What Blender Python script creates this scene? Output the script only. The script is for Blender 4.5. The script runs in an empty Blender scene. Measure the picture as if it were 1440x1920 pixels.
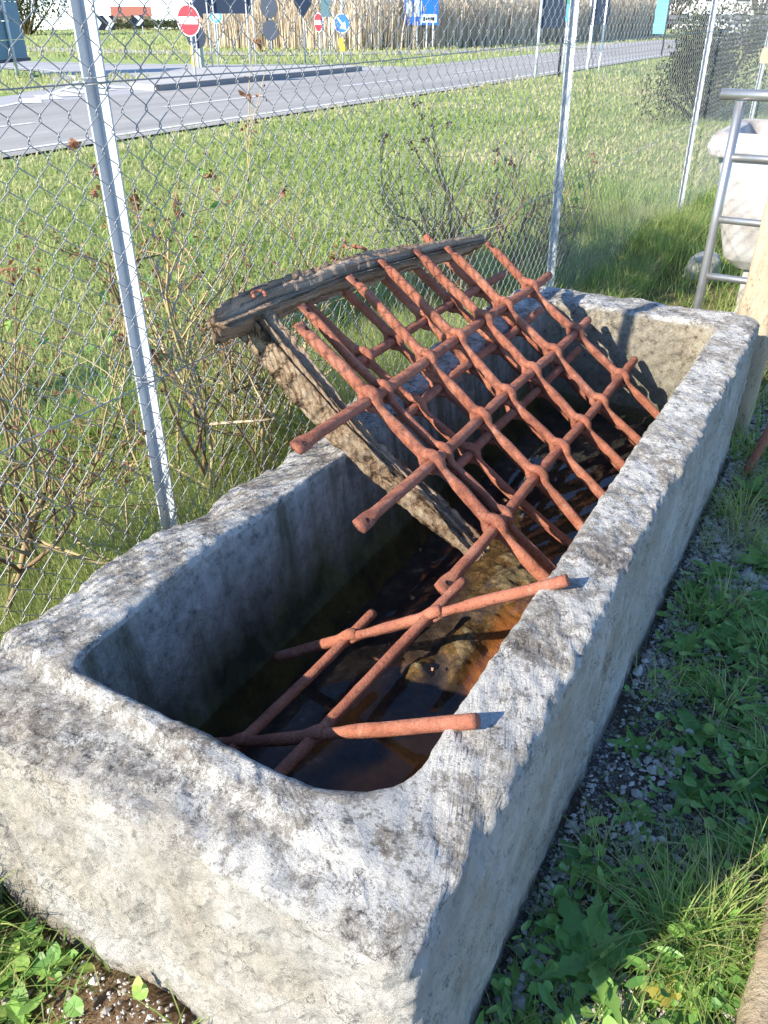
import bpy, math, random
import numpy as np
from mathutils import Matrix, Vector, Quaternion

random.seed(7)
RNG = np.random.default_rng(11)
SC = bpy.context.scene
COL = SC.collection
R = math.radians

# ------------------------------------------------------------------ camera
CAM_H = 1.55
pitch, head = R(31.94), R(30)
fw = Vector((-math.sin(head) * math.cos(pitch), math.cos(head) * math.cos(pitch), -math.sin(pitch)))
ri = Vector((math.cos(head), math.sin(head), 0))
up = ri.cross(fw)
cam = bpy.data.cameras.new('camera')
cam.sensor_fit = 'VERTICAL'
cam.sensor_height = 36
cam.sensor_width = 27
cam.lens = 36 * 1500 / 1920
cam.clip_start = 0.02
cam.clip_end = 5000
camo = bpy.data.objects.new('camera', cam)
COL.objects.link(camo)
camo.matrix_world = Matrix(((ri.x, up.x, -fw.x, 0), (ri.y, up.y, -fw.y, 0), (ri.z, up.z, -fw.z, CAM_H), (0, 0, 0, 1)))
SC.camera = camo

# ------------------------------------------------------------------ sky and sun
SUN_TRAVEL = Vector((1.0, 2.16, -1.30)).normalized()
sun_el = math.asin(-SUN_TRAVEL.z)
sun_az = math.atan2(-SUN_TRAVEL.x, -SUN_TRAVEL.y)
W = bpy.data.worlds.new('World')
SC.world = W
W.use_nodes = True
wn = W.node_tree.nodes
sky = wn.new('ShaderNodeTexSky')
sky.sky_type = 'NISHITA'
sky.sun_disc = False
sky.sun_elevation = sun_el
sky.sun_rotation = sun_az
sky.air_density = 0.7
sky.dust_density = 0.0
sky.ozone_density = 4.5
wn['Background'].inputs['Strength'].default_value = 0.15
W.node_tree.links.new(sky.outputs[0], wn['Background'].inputs['Color'])
sun = bpy.data.lights.new('sun', 'SUN')
sun.energy = 4.0
sun.angle = R(0.53)
sun.color = (1.0, 0.92, 0.78)
suno = bpy.data.objects.new('sun', sun)
COL.objects.link(suno)
suno.rotation_euler = SUN_TRAVEL.to_track_quat('-Z', 'Y').to_euler()
SC.view_settings.view_transform = 'Standard'
SC.view_settings.look = 'None'
SC.view_settings.gamma = 1
SC.view_settings.use_curve_mapping = False
SC.view_settings.exposure = 1.47
SC.render.engine = 'CYCLES'
SC.cycles.use_denoising = True
SC.cycles.denoiser = 'OPENIMAGEDENOISE'
SC.cycles.denoising_input_passes = 'RGB_ALBEDO_NORMAL'
SC.cycles.denoising_prefilter = 'NONE'
SC.cycles.max_bounces = 6
SC.cycles.transparent_max_bounces = 12

# ------------------------------------------------------------------ numpy noise
def _h(ix, iy, iz, s):
    n = (ix * 374761393 + iy * 668265263 + iz * 2147483647 + s * 1274126177) & 0xFFFFFFFF
    n = ((n ^ (n >> 13)) * 1274126177) & 0xFFFFFFFF
    n = ((n ^ (n >> 16)) * 2246822519) & 0xFFFFFFFF
    return ((n ^ (n >> 15)) & 0xFFFF) / 65535.0 * 2 - 1

def vnoise(P, freq, seed=0):
    Q = np.asarray(P, float) * freq + 1000.37
    I = np.floor(Q).astype(np.int64)
    F = Q - I
    F = F * F * F * (F * (F * 6 - 15) + 10)
    out = 0
    for dx in (0, 1):
        wx = F[:, 0] if dx else 1 - F[:, 0]
        for dy in (0, 1):
            wy = F[:, 1] if dy else 1 - F[:, 1]
            for dz in (0, 1):
                wz = F[:, 2] if dz else 1 - F[:, 2]
                out = out + wx * wy * wz * _h(I[:, 0] + dx, I[:, 1] + dy, I[:, 2] + dz, seed)
    return out

def fbm(P, freq, octs=4, seed=0, gain=0.5):
    a, o, s = 1.0, 0, 0
    for k in range(octs):
        o = o + a * vnoise(P, freq, seed + 17 * k)
        s += a
        a *= gain
        freq = freq * 2.03
    return o / s

def sstep(a, b, x):
    t = np.clip((np.asarray(x, float) - a) / (b - a), 0, 1)
    return t * t * (3 - 2 * t)

# ------------------------------------------------------------------ mesh helpers
class MB:
    """collects vertices and quads / triangles, then links them as one mesh object"""
    def __init__(self):
        self.v, self.f, self.n, self.at, self.mi = [], [], 0, {}, []
    def add(self, verts, faces, mi=0, **attrs):
        verts = np.asarray(verts, float).reshape(-1, 3)
        self.v.append(verts)
        groups = faces if isinstance(faces, list) and len(faces) and isinstance(faces[0], np.ndarray) else None
        if groups is None:
            by = {}
            for f in faces:
                by.setdefault(len(f), []).append(f)
            groups = [np.array(x, dtype=np.int64) for x in by.values()]
        for g in groups:
            if len(g):
                self.f.append(g + self.n)
                self.mi.append(np.full(len(g), mi))
        for k, a in attrs.items():
            self.at.setdefault(k, []).append(np.broadcast_to(np.asarray(a, float), (len(verts),)))
        self.n += len(verts)
        return self
    def mesh(self, name, mats, smooth=False):
        me = bpy.data.meshes.new(name)
        V = np.concatenate(self.v).astype(np.float32)
        me.vertices.add(len(V))
        me.vertices.foreach_set('co', V.ravel())
        lens = np.concatenate([np.full(len(g), g.shape[1]) for g in self.f])
        li = np.concatenate([g.ravel() for g in self.f]).astype(np.int32)
        me.loops.add(len(li))
        me.loops.foreach_set('vertex_index', li)
        me.polygons.add(len(lens))
        st = np.concatenate([[0], np.cumsum(lens)[:-1]]).astype(np.int32)
        me.polygons.foreach_set('loop_start', st)
        me.polygons.foreach_set('material_index', np.concatenate(self.mi).astype(np.int32))
        me.polygons.foreach_set('use_smooth', np.full(len(lens), bool(smooth)))
        for k, a in self.at.items():
            at = me.attributes.new(k, 'FLOAT', 'POINT')
            at.data.foreach_set('value', np.concatenate(a).astype(np.float32))
        me.update(calc_edges=True)
        for m in (mats if isinstance(mats, (list, tuple)) else [mats]):
            me.materials.append(m)
        return me
    def build(self, name, mats, parent=None, smooth=False, loc=None):
        return link(name, self.mesh(name, mats, smooth), parent, loc)

def link(name, me, parent=None, loc=None):
    o = bpy.data.objects.new(name, me)
    COL.objects.link(o)
    if parent is not None:
        o.parent = parent
    if loc is not None:
        o.location = loc
    return o

def tag(o, label=None, cat=None, group=None, kind=None):
    if label: o['label'] = label
    if cat: o['category'] = cat
    if group: o['group'] = group
    if kind: o['kind'] = kind
    return o

def thing(name, label, cat, loc=(0, 0, 0), rz=0.0, group=None):
    o = link(name, None, None, loc)
    o.rotation_euler = (0, 0, rz)
    return tag(o, label, cat, group)

def copy_tree(o, parent=None):
    c = o.copy()
    COL.objects.link(c)
    if parent is not None:
        c.parent = parent
    for ch in [x for x in bpy.data.objects if x.parent == o]:
        copy_tree(ch, c)
    return c

def box(mb, c, s, rz=0.0, mi=0, **at):
    x, y, z = [d / 2 for d in s]
    V = np.array([(sx * x, sy * y, sz * z) for sz in (-1, 1) for sy in (-1, 1) for sx in (-1, 1)])
    if rz:
        cc, ss = math.cos(rz), math.sin(rz)
        V = np.stack([V[:, 0] * cc - V[:, 1] * ss, V[:, 0] * ss + V[:, 1] * cc, V[:, 2]], 1)
    F = [(0, 2, 3, 1), (4, 5, 7, 6), (0, 1, 5, 4), (2, 6, 7, 3), (0, 4, 6, 2), (1, 3, 7, 5)]
    return mb.add(V + np.array(c), F, mi, **at)

def frames(P, ref=None):
    P = np.asarray(P, float)
    T = np.gradient(P, axis=0)
    T /= np.linalg.norm(T, axis=1)[:, None] + 1e-12
    N = np.zeros_like(P)
    n = np.array(ref if ref is not None else (0.31, 0.2, 0.93), float)
    for i in range(len(P)):
        n = n - T[i] * (n @ T[i])
        if np.linalg.norm(n) < 1e-4:
            n = np.cross(T[i], (1, 0, 0.3))
        n = n / np.linalg.norm(n)
        N[i] = n
    return T, N, np.cross(T, N)

def tube(mb, P, r, sides=6, ref=None, rx=None, cap=True, mi=0, jitter=0.0, seed=0, **at):
    """sweep; r = radius along the reference normal, rx = across it"""
    P = np.asarray(P, float)
    n = len(P)
    r = np.broadcast_to(np.asarray(r, float), (n,))
    rx = r if rx is None else np.broadcast_to(np.asarray(rx, float), (n,))
    T, N, B = frames(P, ref)
    a = np.arange(sides) / sides * 2 * math.pi + 0.2
    V = P[:, None, :] + N[:, None, :] * (np.cos(a)[None, :, None] * r[:, None, None]) + B[:, None, :] * (np.sin(a)[None, :, None] * rx[:, None, None])
    V = V.reshape(-1, 3)
    if jitter:
        C = np.repeat(P, sides, axis=0)
        d = V - C
        V = C + d * (1 + jitter * fbm(V, 38, 3, seed))[:, None]
    i = np.arange(n - 1)[:, None] * sides
    j = np.arange(sides)[None, :]
    k = (j + 1) % sides
    Q = np.stack([i + j, i + k, i + sides + k, i + sides + j], -1).reshape(-1, 4)
    F = [Q]
    if cap and sides > 2:
        V = np.concatenate([V, P[:1], P[-1:]])
        c0, c1 = n * sides, n * sides + 1
        jj = np.arange(sides)
        kk = (jj + 1) % sides
        F.append(np.concatenate([np.stack([kk, jj, np.full(sides, c0)], 1), np.stack([(n - 1) * sides + jj, (n - 1) * sides + kk, np.full(sides, c1)], 1)]))
    return mb.add(V, F, mi, **at)

def lathe(mb, prof, c=(0, 0, 0), sides=24, mi=0, **at):
    prof = np.asarray(prof, float)
    a = np.arange(sides) / sides * 2 * math.pi
    V = np.stack([prof[:, None, 0] * np.cos(a), prof[:, None, 0] * np.sin(a), np.repeat(prof[:, 1:2], sides, 1)], -1).reshape(-1, 3) + np.array(c)
    n = len(prof)
    i = np.arange(n - 1)[:, None] * sides
    j = np.arange(sides)[None, :]
    k = (j + 1) % sides
    Q = np.stack([i + j, i + k, i + sides + k, i + sides + j], -1).reshape(-1, 4)
    return mb.add(V, [Q], mi, **at)

def poly_sheet(mb, pts, z, mi=0, thick=0.0):
    n = len(pts)
    V = [(x, y, z) for x, y in pts]
    F = [tuple(range(n))]
    if thick:
        V += [(x, y, z - thick) for x, y in pts]
        F += [(i, n + i, n + (i + 1) % n, (i + 1) % n) for i in range(n)]
    a = sum(pts[i][0] * pts[(i + 1) % n][1] - pts[(i + 1) % n][0] * pts[i][1] for i in range(n))
    if a < 0:
        F = [tuple(reversed(f)) for f in F]
    return mb.add(V, F, mi)

# ------------------------------------------------------------------ material helpers
class NT:
    def __init__(self, name):
        self.m = bpy.data.materials.new(name)
        self.m.use_nodes = True
        self.t = self.m.node_tree
        self.b = self.t.nodes['Principled BSDF']
        self.out = self.t.nodes['Material Output']
    def n(self, typ, **ins):
        nd = self.t.nodes.new(typ)
        for k, v in ins.items():
            self.set(nd, k, v)
        return nd
    def set(self, nd, k, v):
        s = nd.inputs[int(k[1:])] if k[0] == 'i' and k[1:].isdigit() else nd.inputs[k.replace('_', ' ')]
        if isinstance(v, bpy.types.NodeSocket):
            self.t.links.new(v, s)
        else:
            if isinstance(v, (tuple, list)) and len(v) == 3 and s.type == 'RGBA':
                v = (*v, 1)
            s.default_value = v
    def obj(self):
        return self.n('ShaderNodeTexCoord').outputs['Object']
    def mapping(self, vec, scale):
        return self.n('ShaderNodeMapping', Vector=vec, Scale=scale).outputs[0]
    def noise(self, scale, detail=4, rough=0.55, vec=None, dist=0.0):
        nd = self.n('ShaderNodeTexNoise', Scale=scale, Detail=detail, Roughness=rough, Distortion=dist)
        if vec is not None: self.set(nd, 'Vector', vec)
        return nd.outputs['Fac']
    def voro(self, scale, vec=None, feature='F1', out='Distance'):
        nd = self.n('ShaderNodeTexVoronoi', Scale=scale)
        nd.feature = feature
        if vec is not None: self.set(nd, 'Vector', vec)
        return nd.outputs[out]
    def ramp(self, fac, stops, interp='LINEAR'):
        nd = self.n('ShaderNodeValToRGB', Fac=fac)
        nd.color_ramp.interpolation = interp
        el = nd.color_ramp.elements
        while len(el) < len(stops): el.new(0.5)
        for e, (p, c) in zip(el, stops):
            e.position = p
            e.color = (c, c, c, 1) if isinstance(c, (int, float)) else (*c, 1)
        return nd.outputs['Color']
    def mix(self, fac, a, b, mode='MIX'):
        nd = self.n('ShaderNodeMix')
        nd.data_type = 'RGBA'
        nd.blend_type = mode
        for s, v in ((nd.inputs[0], fac), (nd.inputs[6], a), (nd.inputs[7], b)):
            if isinstance(v, bpy.types.NodeSocket): self.t.links.new(v, s)
            else: s.default_value = (*v, 1) if isinstance(v, (tuple, list)) else v
        return nd.outputs[2]
    def math(self, op, a, b=0.0, clamp=False):
        nd = self.n('ShaderNodeMath')
        nd.operation = op
        nd.use_clamp = clamp
        self.set(nd, 'i0', a)
        self.set(nd, 'i1', b)
        return nd.outputs[0]
    def attr(self, name):
        nd = self.n('ShaderNodeAttribute')
        nd.attribute_name = name
        return nd.outputs['Fac']
    def bump(self, h, strength=0.5, dist=0.01, prev=None):
        nd = self.n('ShaderNodeBump', Height=h, Strength=strength, Distance=dist)
        if prev is not None: self.set(nd, 'Normal', prev)
        return nd.outputs[0]
    def done(self, color=None, rough=0.8, metal=0.0, normal=None, spec=None):
        b = self.b
        if color is not None: self.set(b, 'Base Color', color)
        self.set(b, 'Roughness', rough)
        self.set(b, 'Metallic', metal)
        if spec is not None: self.set(b, 'Specular IOR Level', spec)
        if normal is not None: self.set(b, 'Normal', normal)
        return self.m

def plain(name, col, rough=0.6, metal=0.0, var=0.12, scale=6.0):
    t = NT(name)
    n = t.noise(scale, 5, 0.6, t.obj())
    c = t.mix(n, tuple(x * (1 - var) for x in col), tuple(min(1, x * (1 + var)) for x in col))
    return t.done(c, rough, metal)

def stone_mat():
    t = NT('limestone')
    o = t.obj()
    geo = t.n('ShaderNodeNewGeometry')
    sep = t.n('ShaderNodeSeparateXYZ', Vector=o)
    z = sep.outputs['Z']
    top = t.attr('top')
    ins = t.attr('inside')
    # clean cut stone: cream and white
    base = t.ramp(t.noise(4.5, 9, 0.66, o, 0.3), [(0.32, (0.46, 0.395, 0.31)), (0.45, (0.56, 0.51, 0.43)), (0.55, (0.63, 0.595, 0.53)), (0.70, (0.69, 0.665, 0.615))])
    stain = t.ramp(t.noise(7, 10, 0.72, t.mapping(o, (1, 1, 0.6)), 0.3), [(0.47, 0.0), (0.60, 1.0)])
    base = t.mix(t.math('MULTIPLY', stain, 0.42), base, (0.35, 0.335, 0.295))
    specks = t.ramp(t.noise(60, 7, 0.72, o), [(0.58, 0.0), (0.66, 1.0)])
    base = t.mix(t.math('MULTIPLY', specks, 0.6), base, (0.12, 0.105, 0.085))
    # lichen crust on upward faces
    lich = t.ramp(t.noise(18, 13, 0.80, o, 0.15), [(0.38, (0.68, 0.65, 0.59)), (0.46, (0.55, 0.52, 0.465)), (0.505, (0.30, 0.268, 0.225)), (0.545, (0.43, 0.40, 0.355)), (0.62, (0.64, 0.61, 0.555))])
    blot = t.ramp(t.noise(3.1, 10, 0.74, o, 0.15), [(0.50, 0.0), (0.56, 1.0)])
    lich = t.mix(t.math('MULTIPLY', blot, 0.36), lich, (0.34, 0.30, 0.255))
    brown = t.ramp(t.noise(5.2, 11, 0.76, o, 0.15), [(0.535, 0.0), (0.565, 1.0)])
    lich = t.mix(t.math('MULTIPLY', brown, 0.6), lich, (0.21, 0.17, 0.135))
    white = t.ramp(t.noise(7.3, 13, 0.80, o, 0.15), [(0.500, 0.0), (0.530, 1.0)])
    lich = t.mix(t.math('MULTIPLY', white, 0.88), lich, (0.74, 0.715, 0.66))
    dark = t.ramp(t.noise(42, 11, 0.82, o, 0.1), [(0.555, 0.0), (0.585, 1.0)])
    lich = t.mix(t.math('MULTIPLY', dark, 0.72), lich, (0.062, 0.057, 0.05))
    pale = t.ramp(t.noise(70, 9, 0.78, o), [(0.57, 0.0), (0.61, 1.0)])
    lich = t.mix(t.math('MULTIPLY', pale, 0.7), lich, (0.70, 0.675, 0.62))
    spots = t.ramp(t.voro(30, t.mix(0.04, o, t.n('ShaderNodeTexNoise', Scale=24).outputs['Color'])), [(0.14, 1.0), (0.22, 0.0)])
    spotmask = t.ramp(t.noise(5.5, 3, 0.5, o), [(0.53, 0.0), (0.60, 1.0)])
    lich = t.mix(t.math('MULTIPLY', t.math('MULTIPLY', spots, spotmask), 0.8), lich, (0.095, 0.085, 0.085))
    tt = t.math('ADD', top, t.math('MULTIPLY', t.math('SUBTRACT', t.noise(9, 12, 0.78, o), 0.5), 1.5), True)
    tt = t.ramp(tt, [(0.38, 0.0), (0.56, 1.0)])
    pit_shade = t.ramp(t.noise(38, 9, 0.78, t.mapping(o, (1, 1, 0.55))), [(0.38, 1.0), (0.47, 0.0)])  # shading of pits painted into the colour, since the bump alone shows weakly
    base = t.mix(t.math('MULTIPLY', pit_shade, 0.38), base, (0.17, 0.155, 0.13))
    foot = t.ramp(t.math('ADD', z, t.math('MULTIPLY', t.math('SUBTRACT', t.noise(12, 6, 0.6, o), 0.5), 0.16)), [(0.0, 0.75), (0.10, 0.0)])
    base = t.mix(foot, base, (0.17, 0.13, 0.085))
    out = t.mix(tt, base, lich)
    crk = t.math('ABSOLUTE', t.math('SUBTRACT', t.noise(15, 7, 0.68, o, 0.3), 0.5))
    crk = t.ramp(crk, [(0.0, 1.0), (0.014, 0.0)])
    crk = t.math('MULTIPLY', crk, t.ramp(t.noise(6, 3, 0.5, o), [(0.47, 0.0), (0.60, 0.9)]))
    out = t.mix(t.math('MULTIPLY', crk, 0.8), out, (0.05, 0.045, 0.04))
    # inside: damp grey stone, green and black algae growing up from the water in streaks
    streak = t.noise(9, 6, 0.6, t.mapping(o, (1, 1, 0.12)))
    inner = t.ramp(t.noise(30, 10, 0.76, o), [(0.34, (0.20, 0.20, 0.18)), (0.46, (0.44, 0.435, 0.40)), (0.58, (0.58, 0.57, 0.53)), (0.70, (0.70, 0.69, 0.65))])
    farw = t.ramp(t.math('MULTIPLY', sep.outputs['Y'], 0.25), [(0.735, 0.0), (0.752, 1.0)])
    farc = t.ramp(t.noise(46, 10, 0.76, o), [(0.36, (0.12, 0.10, 0.07)), (0.46, (0.35, 0.30, 0.22)), (0.58, (0.46, 0.41, 0.31)), (0.7, (0.54, 0.49, 0.39))])
    inner = t.mix(farw, inner, farc)
    inner = t.mix(t.math('MULTIPLY', t.ramp(t.noise(7, 8, 0.7, t.mapping(o, (1, 1, 0.10))), [(0.47, 0.0), (0.62, 0.8)]), t.math('SUBTRACT', 1.0, farw)), inner, (0.13, 0.135, 0.075))
    lvl = t.math('ADD', z, t.math('MULTIPLY', t.math('SUBTRACT', streak, 0.5), 0.36))
    alg = t.ramp(lvl, [(0.28, 1.0), (0.52, 0.0)])
    algc = t.ramp(t.noise(6, 6, 0.65, o), [(0.4, (0.045, 0.048, 0.026)), (0.6, (0.145, 0.145, 0.065))])
    algs = t.math('MULTIPLY', alg, t.math('SUBTRACT', 1.0, t.math('MULTIPLY', farw, 0.85)))
    inner = t.mix(algs, inner, algc)
    out = t.mix(t.math('MULTIPLY', ins, t.math('SUBTRACT', 1.0, t.math('MULTIPLY', tt, 0.75))), out, inner)
    h1 = t.noise(30, 10, 0.76, o, 0.1)
    h2 = t.noise(95, 6, 0.7, o)
    nrm = t.bump(t.math('SUBTRACT', h1, t.math('MULTIPLY', crk, 0.25)), 1.0, 0.026)
    nrm = t.bump(h2, 0.9, 0.007, nrm)
    return t.done(out, 0.93, 0, nrm, 0.2)

def rust_mat():
    t = NT('rusted_iron')
    o = t.obj()
    c = t.ramp(t.noise(9, 11, 0.76, o, 0.3), [(0.30, (0.22, 0.075, 0.046)), (0.43, (0.355, 0.126, 0.074)), (0.57, (0.43, 0.170, 0.104)), (0.70, (0.50, 0.24, 0.16))])
    sc = t.ramp(t.noise(5, 6, 0.7, o), [(0.52, 0.0), (0.62, 1.0)])
    c = t.mix(t.math('MULTIPLY', sc, 0.42), c, (0.19, 0.072, 0.052))
    pk = t.ramp(t.noise(26, 7, 0.72, o), [(0.57, 0.0), (0.66, 1.0)])
    c = t.mix(t.math('MULTIPLY', pk, 0.55), c, (0.53, 0.29, 0.205))
    dk = t.ramp(t.noise(85, 8, 0.76, o), [(0.55, 0.0), (0.63, 1.0)])
    c = t.mix(t.math('MULTIPLY', dk, 0.55), c, (0.10, 0.036, 0.026))
    n = t.bump(t.noise(50, 9, 0.76, o), 0.7, 0.006)
    n = t.bump(t.noise(200, 5, 0.7, o), 0.8, 0.003, n)
    return t.done(c, 0.82, 0.0, n, 0.25)

def wood_mat():
    t = NT('weathered_wood')
    o = t.obj()
    al = t.attr('along')
    ar = t.attr('around')
    v = t.n('ShaderNodeCombineXYZ', X=t.math('MULTIPLY', al, 2.2), Y=t.math('MULTIPLY', ar, 34.0)).outputs[0]
    f = t.noise(1.6, 9, 0.7, v, 0.5)
    old = t.ramp(f, [(0.30, (0.06, 0.036, 0.022)), (0.39, (0.31, 0.195, 0.120)), (0.51, (0.48, 0.345, 0.235)), (0.70, (0.60, 0.49, 0.37))])
    tan = t.ramp(t.noise(30, 9, 0.75, o, 0.6), [(0.40, (0.045, 0.026, 0.015)), (0.46, (0.22, 0.145, 0.085)), (0.54, (0.35, 0.26, 0.17)), (0.68, (0.50, 0.41, 0.30))])
    c = t.mix(t.attr('tan'), old, tan)
    n = t.bump(f, 0.7, 0.009)
    n = t.bump(t.noise(45, 10, 0.78, o), 1.0, 0.012, n)
    return t.done(c, 0.9, 0, n, 0.2)

def galv_mat(name='galvanised_steel', col=(0.62, 0.66, 0.68), metal=0.35, rough=0.5):
    t = NT(name)
    o = t.obj()
    c = t.mix(t.noise(22, 5, 0.6, o), tuple(x * 0.82 for x in col), tuple(min(1, x * 1.15) for x in col))
    return t.done(c, rough, metal)

def leaf_mat(name, stops, trans=0.35, rough=0.55, spec=0.3, tipdry=None):
    """per-blade colour from the attribute v, thin sheet that lets light through"""
    t = NT(name)
    c = t.ramp(t.attr('v'), stops)
    if tipdry is not None:
        tt = t.ramp(t.attr('t'), [(0.55, 0.0), (1.0, 0.7)])
        c = t.mix(tt, c, tipdry)
    t.done(c, rough, 0, None, spec)
    tr = t.n('ShaderNodeBsdfTranslucent', Color=c)
    ms = t.n('ShaderNodeMixShader', Fac=trans)
    t.t.links.new(t.b.outputs[0], ms.inputs[1])
    t.t.links.new(tr.outputs[0], ms.inputs[2])
    t.t.links.new(ms.outputs[0], t.out.inputs[0])
    return t.m

M = {}
M['stone'] = stone_mat()
M['rust'] = rust_mat()
M['wood'] = wood_mat()
M['galv'] = galv_mat(col=(0.50, 0.53, 0.55), metal=0.15, rough=0.45)
M['wire'] = galv_mat('galvanised_wire', (0.27, 0.28, 0.285), 0.35, 0.45)
M['steel'] = galv_mat('brushed_steel', (0.40, 0.395, 0.385), 0.8, 0.38)
GRASS = [(0.0, (0.14, 0.28, 0.06)), (0.35, (0.28, 0.44, 0.10)), (0.60, (0.40, 0.49, 0.15)), (0.80, (0.54, 0.50, 0.23)), (1.0, (0.66, 0.55, 0.34))]
M['grass'] = leaf_mat('grass_blades', GRASS, 0.5, 0.5, 0.3, (0.38, 0.32, 0.14))
M['lawn'] = leaf_mat('lawn_blades', [(0.0, (0.25, 0.33, 0.09)), (0.42, (0.39, 0.44, 0.16)), (0.75, (0.53, 0.50, 0.25)), (1.0, (0.62, 0.53, 0.34))], 0.5, 0.6, 0.2)
M['weed'] = leaf_mat('weed_leaves', [(0.0, (0.080, 0.200, 0.050)), (0.5, (0.165, 0.33, 0.070)), (0.85, (0.29, 0.44, 0.10)), (1.0, (0.58, 0.50, 0.10))], 0.3, 0.45, 0.4)
M['straw'] = leaf_mat('dry_straw', [(0.0, (0.30, 0.20, 0.11)), (0.5, (0.52, 0.42, 0.23)), (1.0, (0.68, 0.58, 0.36))], 0.25, 0.7, 0.2)
M['dead'] = leaf_mat('dead_leaves', [(0.0, (0.13, 0.055, 0.04)), (0.5, (0.31, 0.15, 0.085)), (0.8, (0.44, 0.24, 0.14)), (1.0, (0.52, 0.34, 0.20))], 0.3, 0.7, 0.2)
M['reed'] = leaf_mat('reed_stalks', [(0.0, (0.50, 0.41, 0.30)), (0.5, (0.66, 0.56, 0.43)), (1.0, (0.78, 0.70, 0.57))], 0.25, 0.7, 0.15)

def twig_mat():
    t = NT('twig_bark')
    c = t.ramp(t.attr('v'), [(0.0, (0.15, 0.085, 0.055)), (0.45, (0.27, 0.21, 0.10)), (0.75, (0.36, 0.30, 0.145)), (1.0, (0.42, 0.34, 0.22))])
    return t.done(c, 0.75, 0, None, 0.3)
M['twig'] = twig_mat()

# ------------------------------------------------------------------ the setting: ground, roads
def zone(X, Y):
    """lawn (mown), gravel beside the trough, 1 = full"""
    P = np.stack([X, Y, np.zeros_like(X)], 1)
    n = fbm(P, 1.3, 3, 5)
    gravel = sstep(-0.5, -0.3, X + 0.10 * n) * (1 - sstep(3.6, 4.6, Y + 0.5 * n))
    gravel = np.maximum(gravel, (1 - sstep(0.55, 0.8, Y)) * sstep(-2.0, -1.2, X) * 0.0)
    lawn = np.maximum(1 - sstep(-2.55, -2.15, X + 0.25 * n), sstep(7.5, 9.0, Y))
    return lawn, gravel

def ground_z(X, Y):
    P = np.stack([X, Y, np.zeros_like(X)], 1)
    d = np.sqrt(X * X + Y * Y)
    z = 0.018 * fbm(P, 1.1, 3, 3) * (1 - sstep(6, 9, d))
    z = z + 0.10 * np.exp(-((X + 0.70) ** 2 / 0.03 + (Y - 0.40) ** 2 / 0.012))       # earth heaped at the trough's foot
    z = z - 0.012 * sstep(8.0, 9.3, -X)
    z = z - 0.0142 * np.maximum(0, d - 112)
    return z

def build_ground():
    ax = np.concatenate([-np.geomspace(900, 5.2, 46), np.linspace(-5, 2, 141), np.geomspace(2.3, 900, 30)])
    ay = np.concatenate([-np.geomspace(900, 1.2, 30), np.linspace(-1, 7, 161), np.geomspace(7.2, 1500, 46)])
    X, Y = np.meshgrid(ax, ay)
    X, Y = X.ravel(), Y.ravel()
    lawn, gravel = zone(X, Y)
    earth = sstep(0.25, 0.75, np.exp(-((X + 0.72) / 0.26) ** 2 - ((Y - 0.36) / 0.17) ** 2) + 0.22 * fbm(np.stack([X, Y, 0 * X], 1), 9, 3, 15))
    V = np.stack([X, Y, ground_z(X, Y) - 0.004], 1)
    nx, ny = len(ax), len(ay)
    i = np.arange(ny - 1)[:, None] * nx
    j = np.arange(nx - 1)[None, :]
    Q = np.stack([i + j, i + j + 1, i + nx + j + 1, i + nx + j], -1).reshape(-1, 4)
    t = NT('soil_and_turf')
    o = t.obj()
    soil = t.ramp(t.noise(14, 8, 0.68, o), [(0.32, (0.055, 0.040, 0.026)), (0.55, (0.145, 0.108, 0.070)), (0.75, (0.27, 0.215, 0.145))])
    thatch = t.ramp(t.noise(24, 8, 0.7, t.mapping(o, (1, 1, 1)), 1.0), [(0.34, (0.09, 0.105, 0.03)), (0.5, (0.22, 0.21, 0.08)), (0.7, (0.42, 0.34, 0.17))])
    turf = t.ramp(t.noise(1.1, 9, 0.72, o), [(0.30, (0.22, 0.31, 0.08)), (0.5, (0.33, 0.41, 0.14)), (0.62, (0.43, 0.45, 0.20)), (0.76, (0.50, 0.43, 0.25))])
    turf = t.mix(t.ramp(t.noise(45, 5, 0.7, o), [(0.4, 0.0), (0.65, 0.4)]), turf, (0.10, 0.14, 0.04))
    wv = t.mix(0.03, o, t.n('ShaderNodeTexNoise', Scale=30).outputs['Color'])
    grav = t.ramp(t.n('ShaderNodeSeparateXYZ', Vector=t.voro(95, wv, 'F1', 'Color')).outputs['X'], [(0.0, (0.12, 0.105, 0.09)), (0.5, (0.30, 0.28, 0.25)), (1.0, (0.55, 0.53, 0.50))])
    grav = t.mix(t.ramp(t.voro(95, wv, 'DISTANCE_TO_EDGE'), [(0.03, 0.9), (0.14, 0.0)]), grav, (0.05, 0.042, 0.034))
    grav = t.mix(t.ramp(t.noise(3.2, 6, 0.6, o), [(0.42, 0.0), (0.6, 0.9)]), grav, soil)
    c = t.mix(t.attr('lawn'), thatch, turf)
    c = t.mix(t.attr('gravel'), c, grav)
    c = t.mix(t.attr('earth'), c, t.ramp(t.noise(40, 9, 0.78, o), [(0.33, (0.06, 0.036, 0.02)), (0.5, (0.20, 0.125, 0.07)), (0.62, (0.34, 0.235, 0.145)), (0.72, (0.55, 0.46, 0.36))]))
    nrm = t.bump(t.noise(38, 8, 0.75, o), 0.9, 0.03)
    MB().add(V, [Q], 0, lawn=lawn, gravel=gravel, earth=earth).build('ground', t.done(c, 0.95, 0, nrm, 0.1), smooth=True)['kind'] = 'structure'
build_ground()

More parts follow.
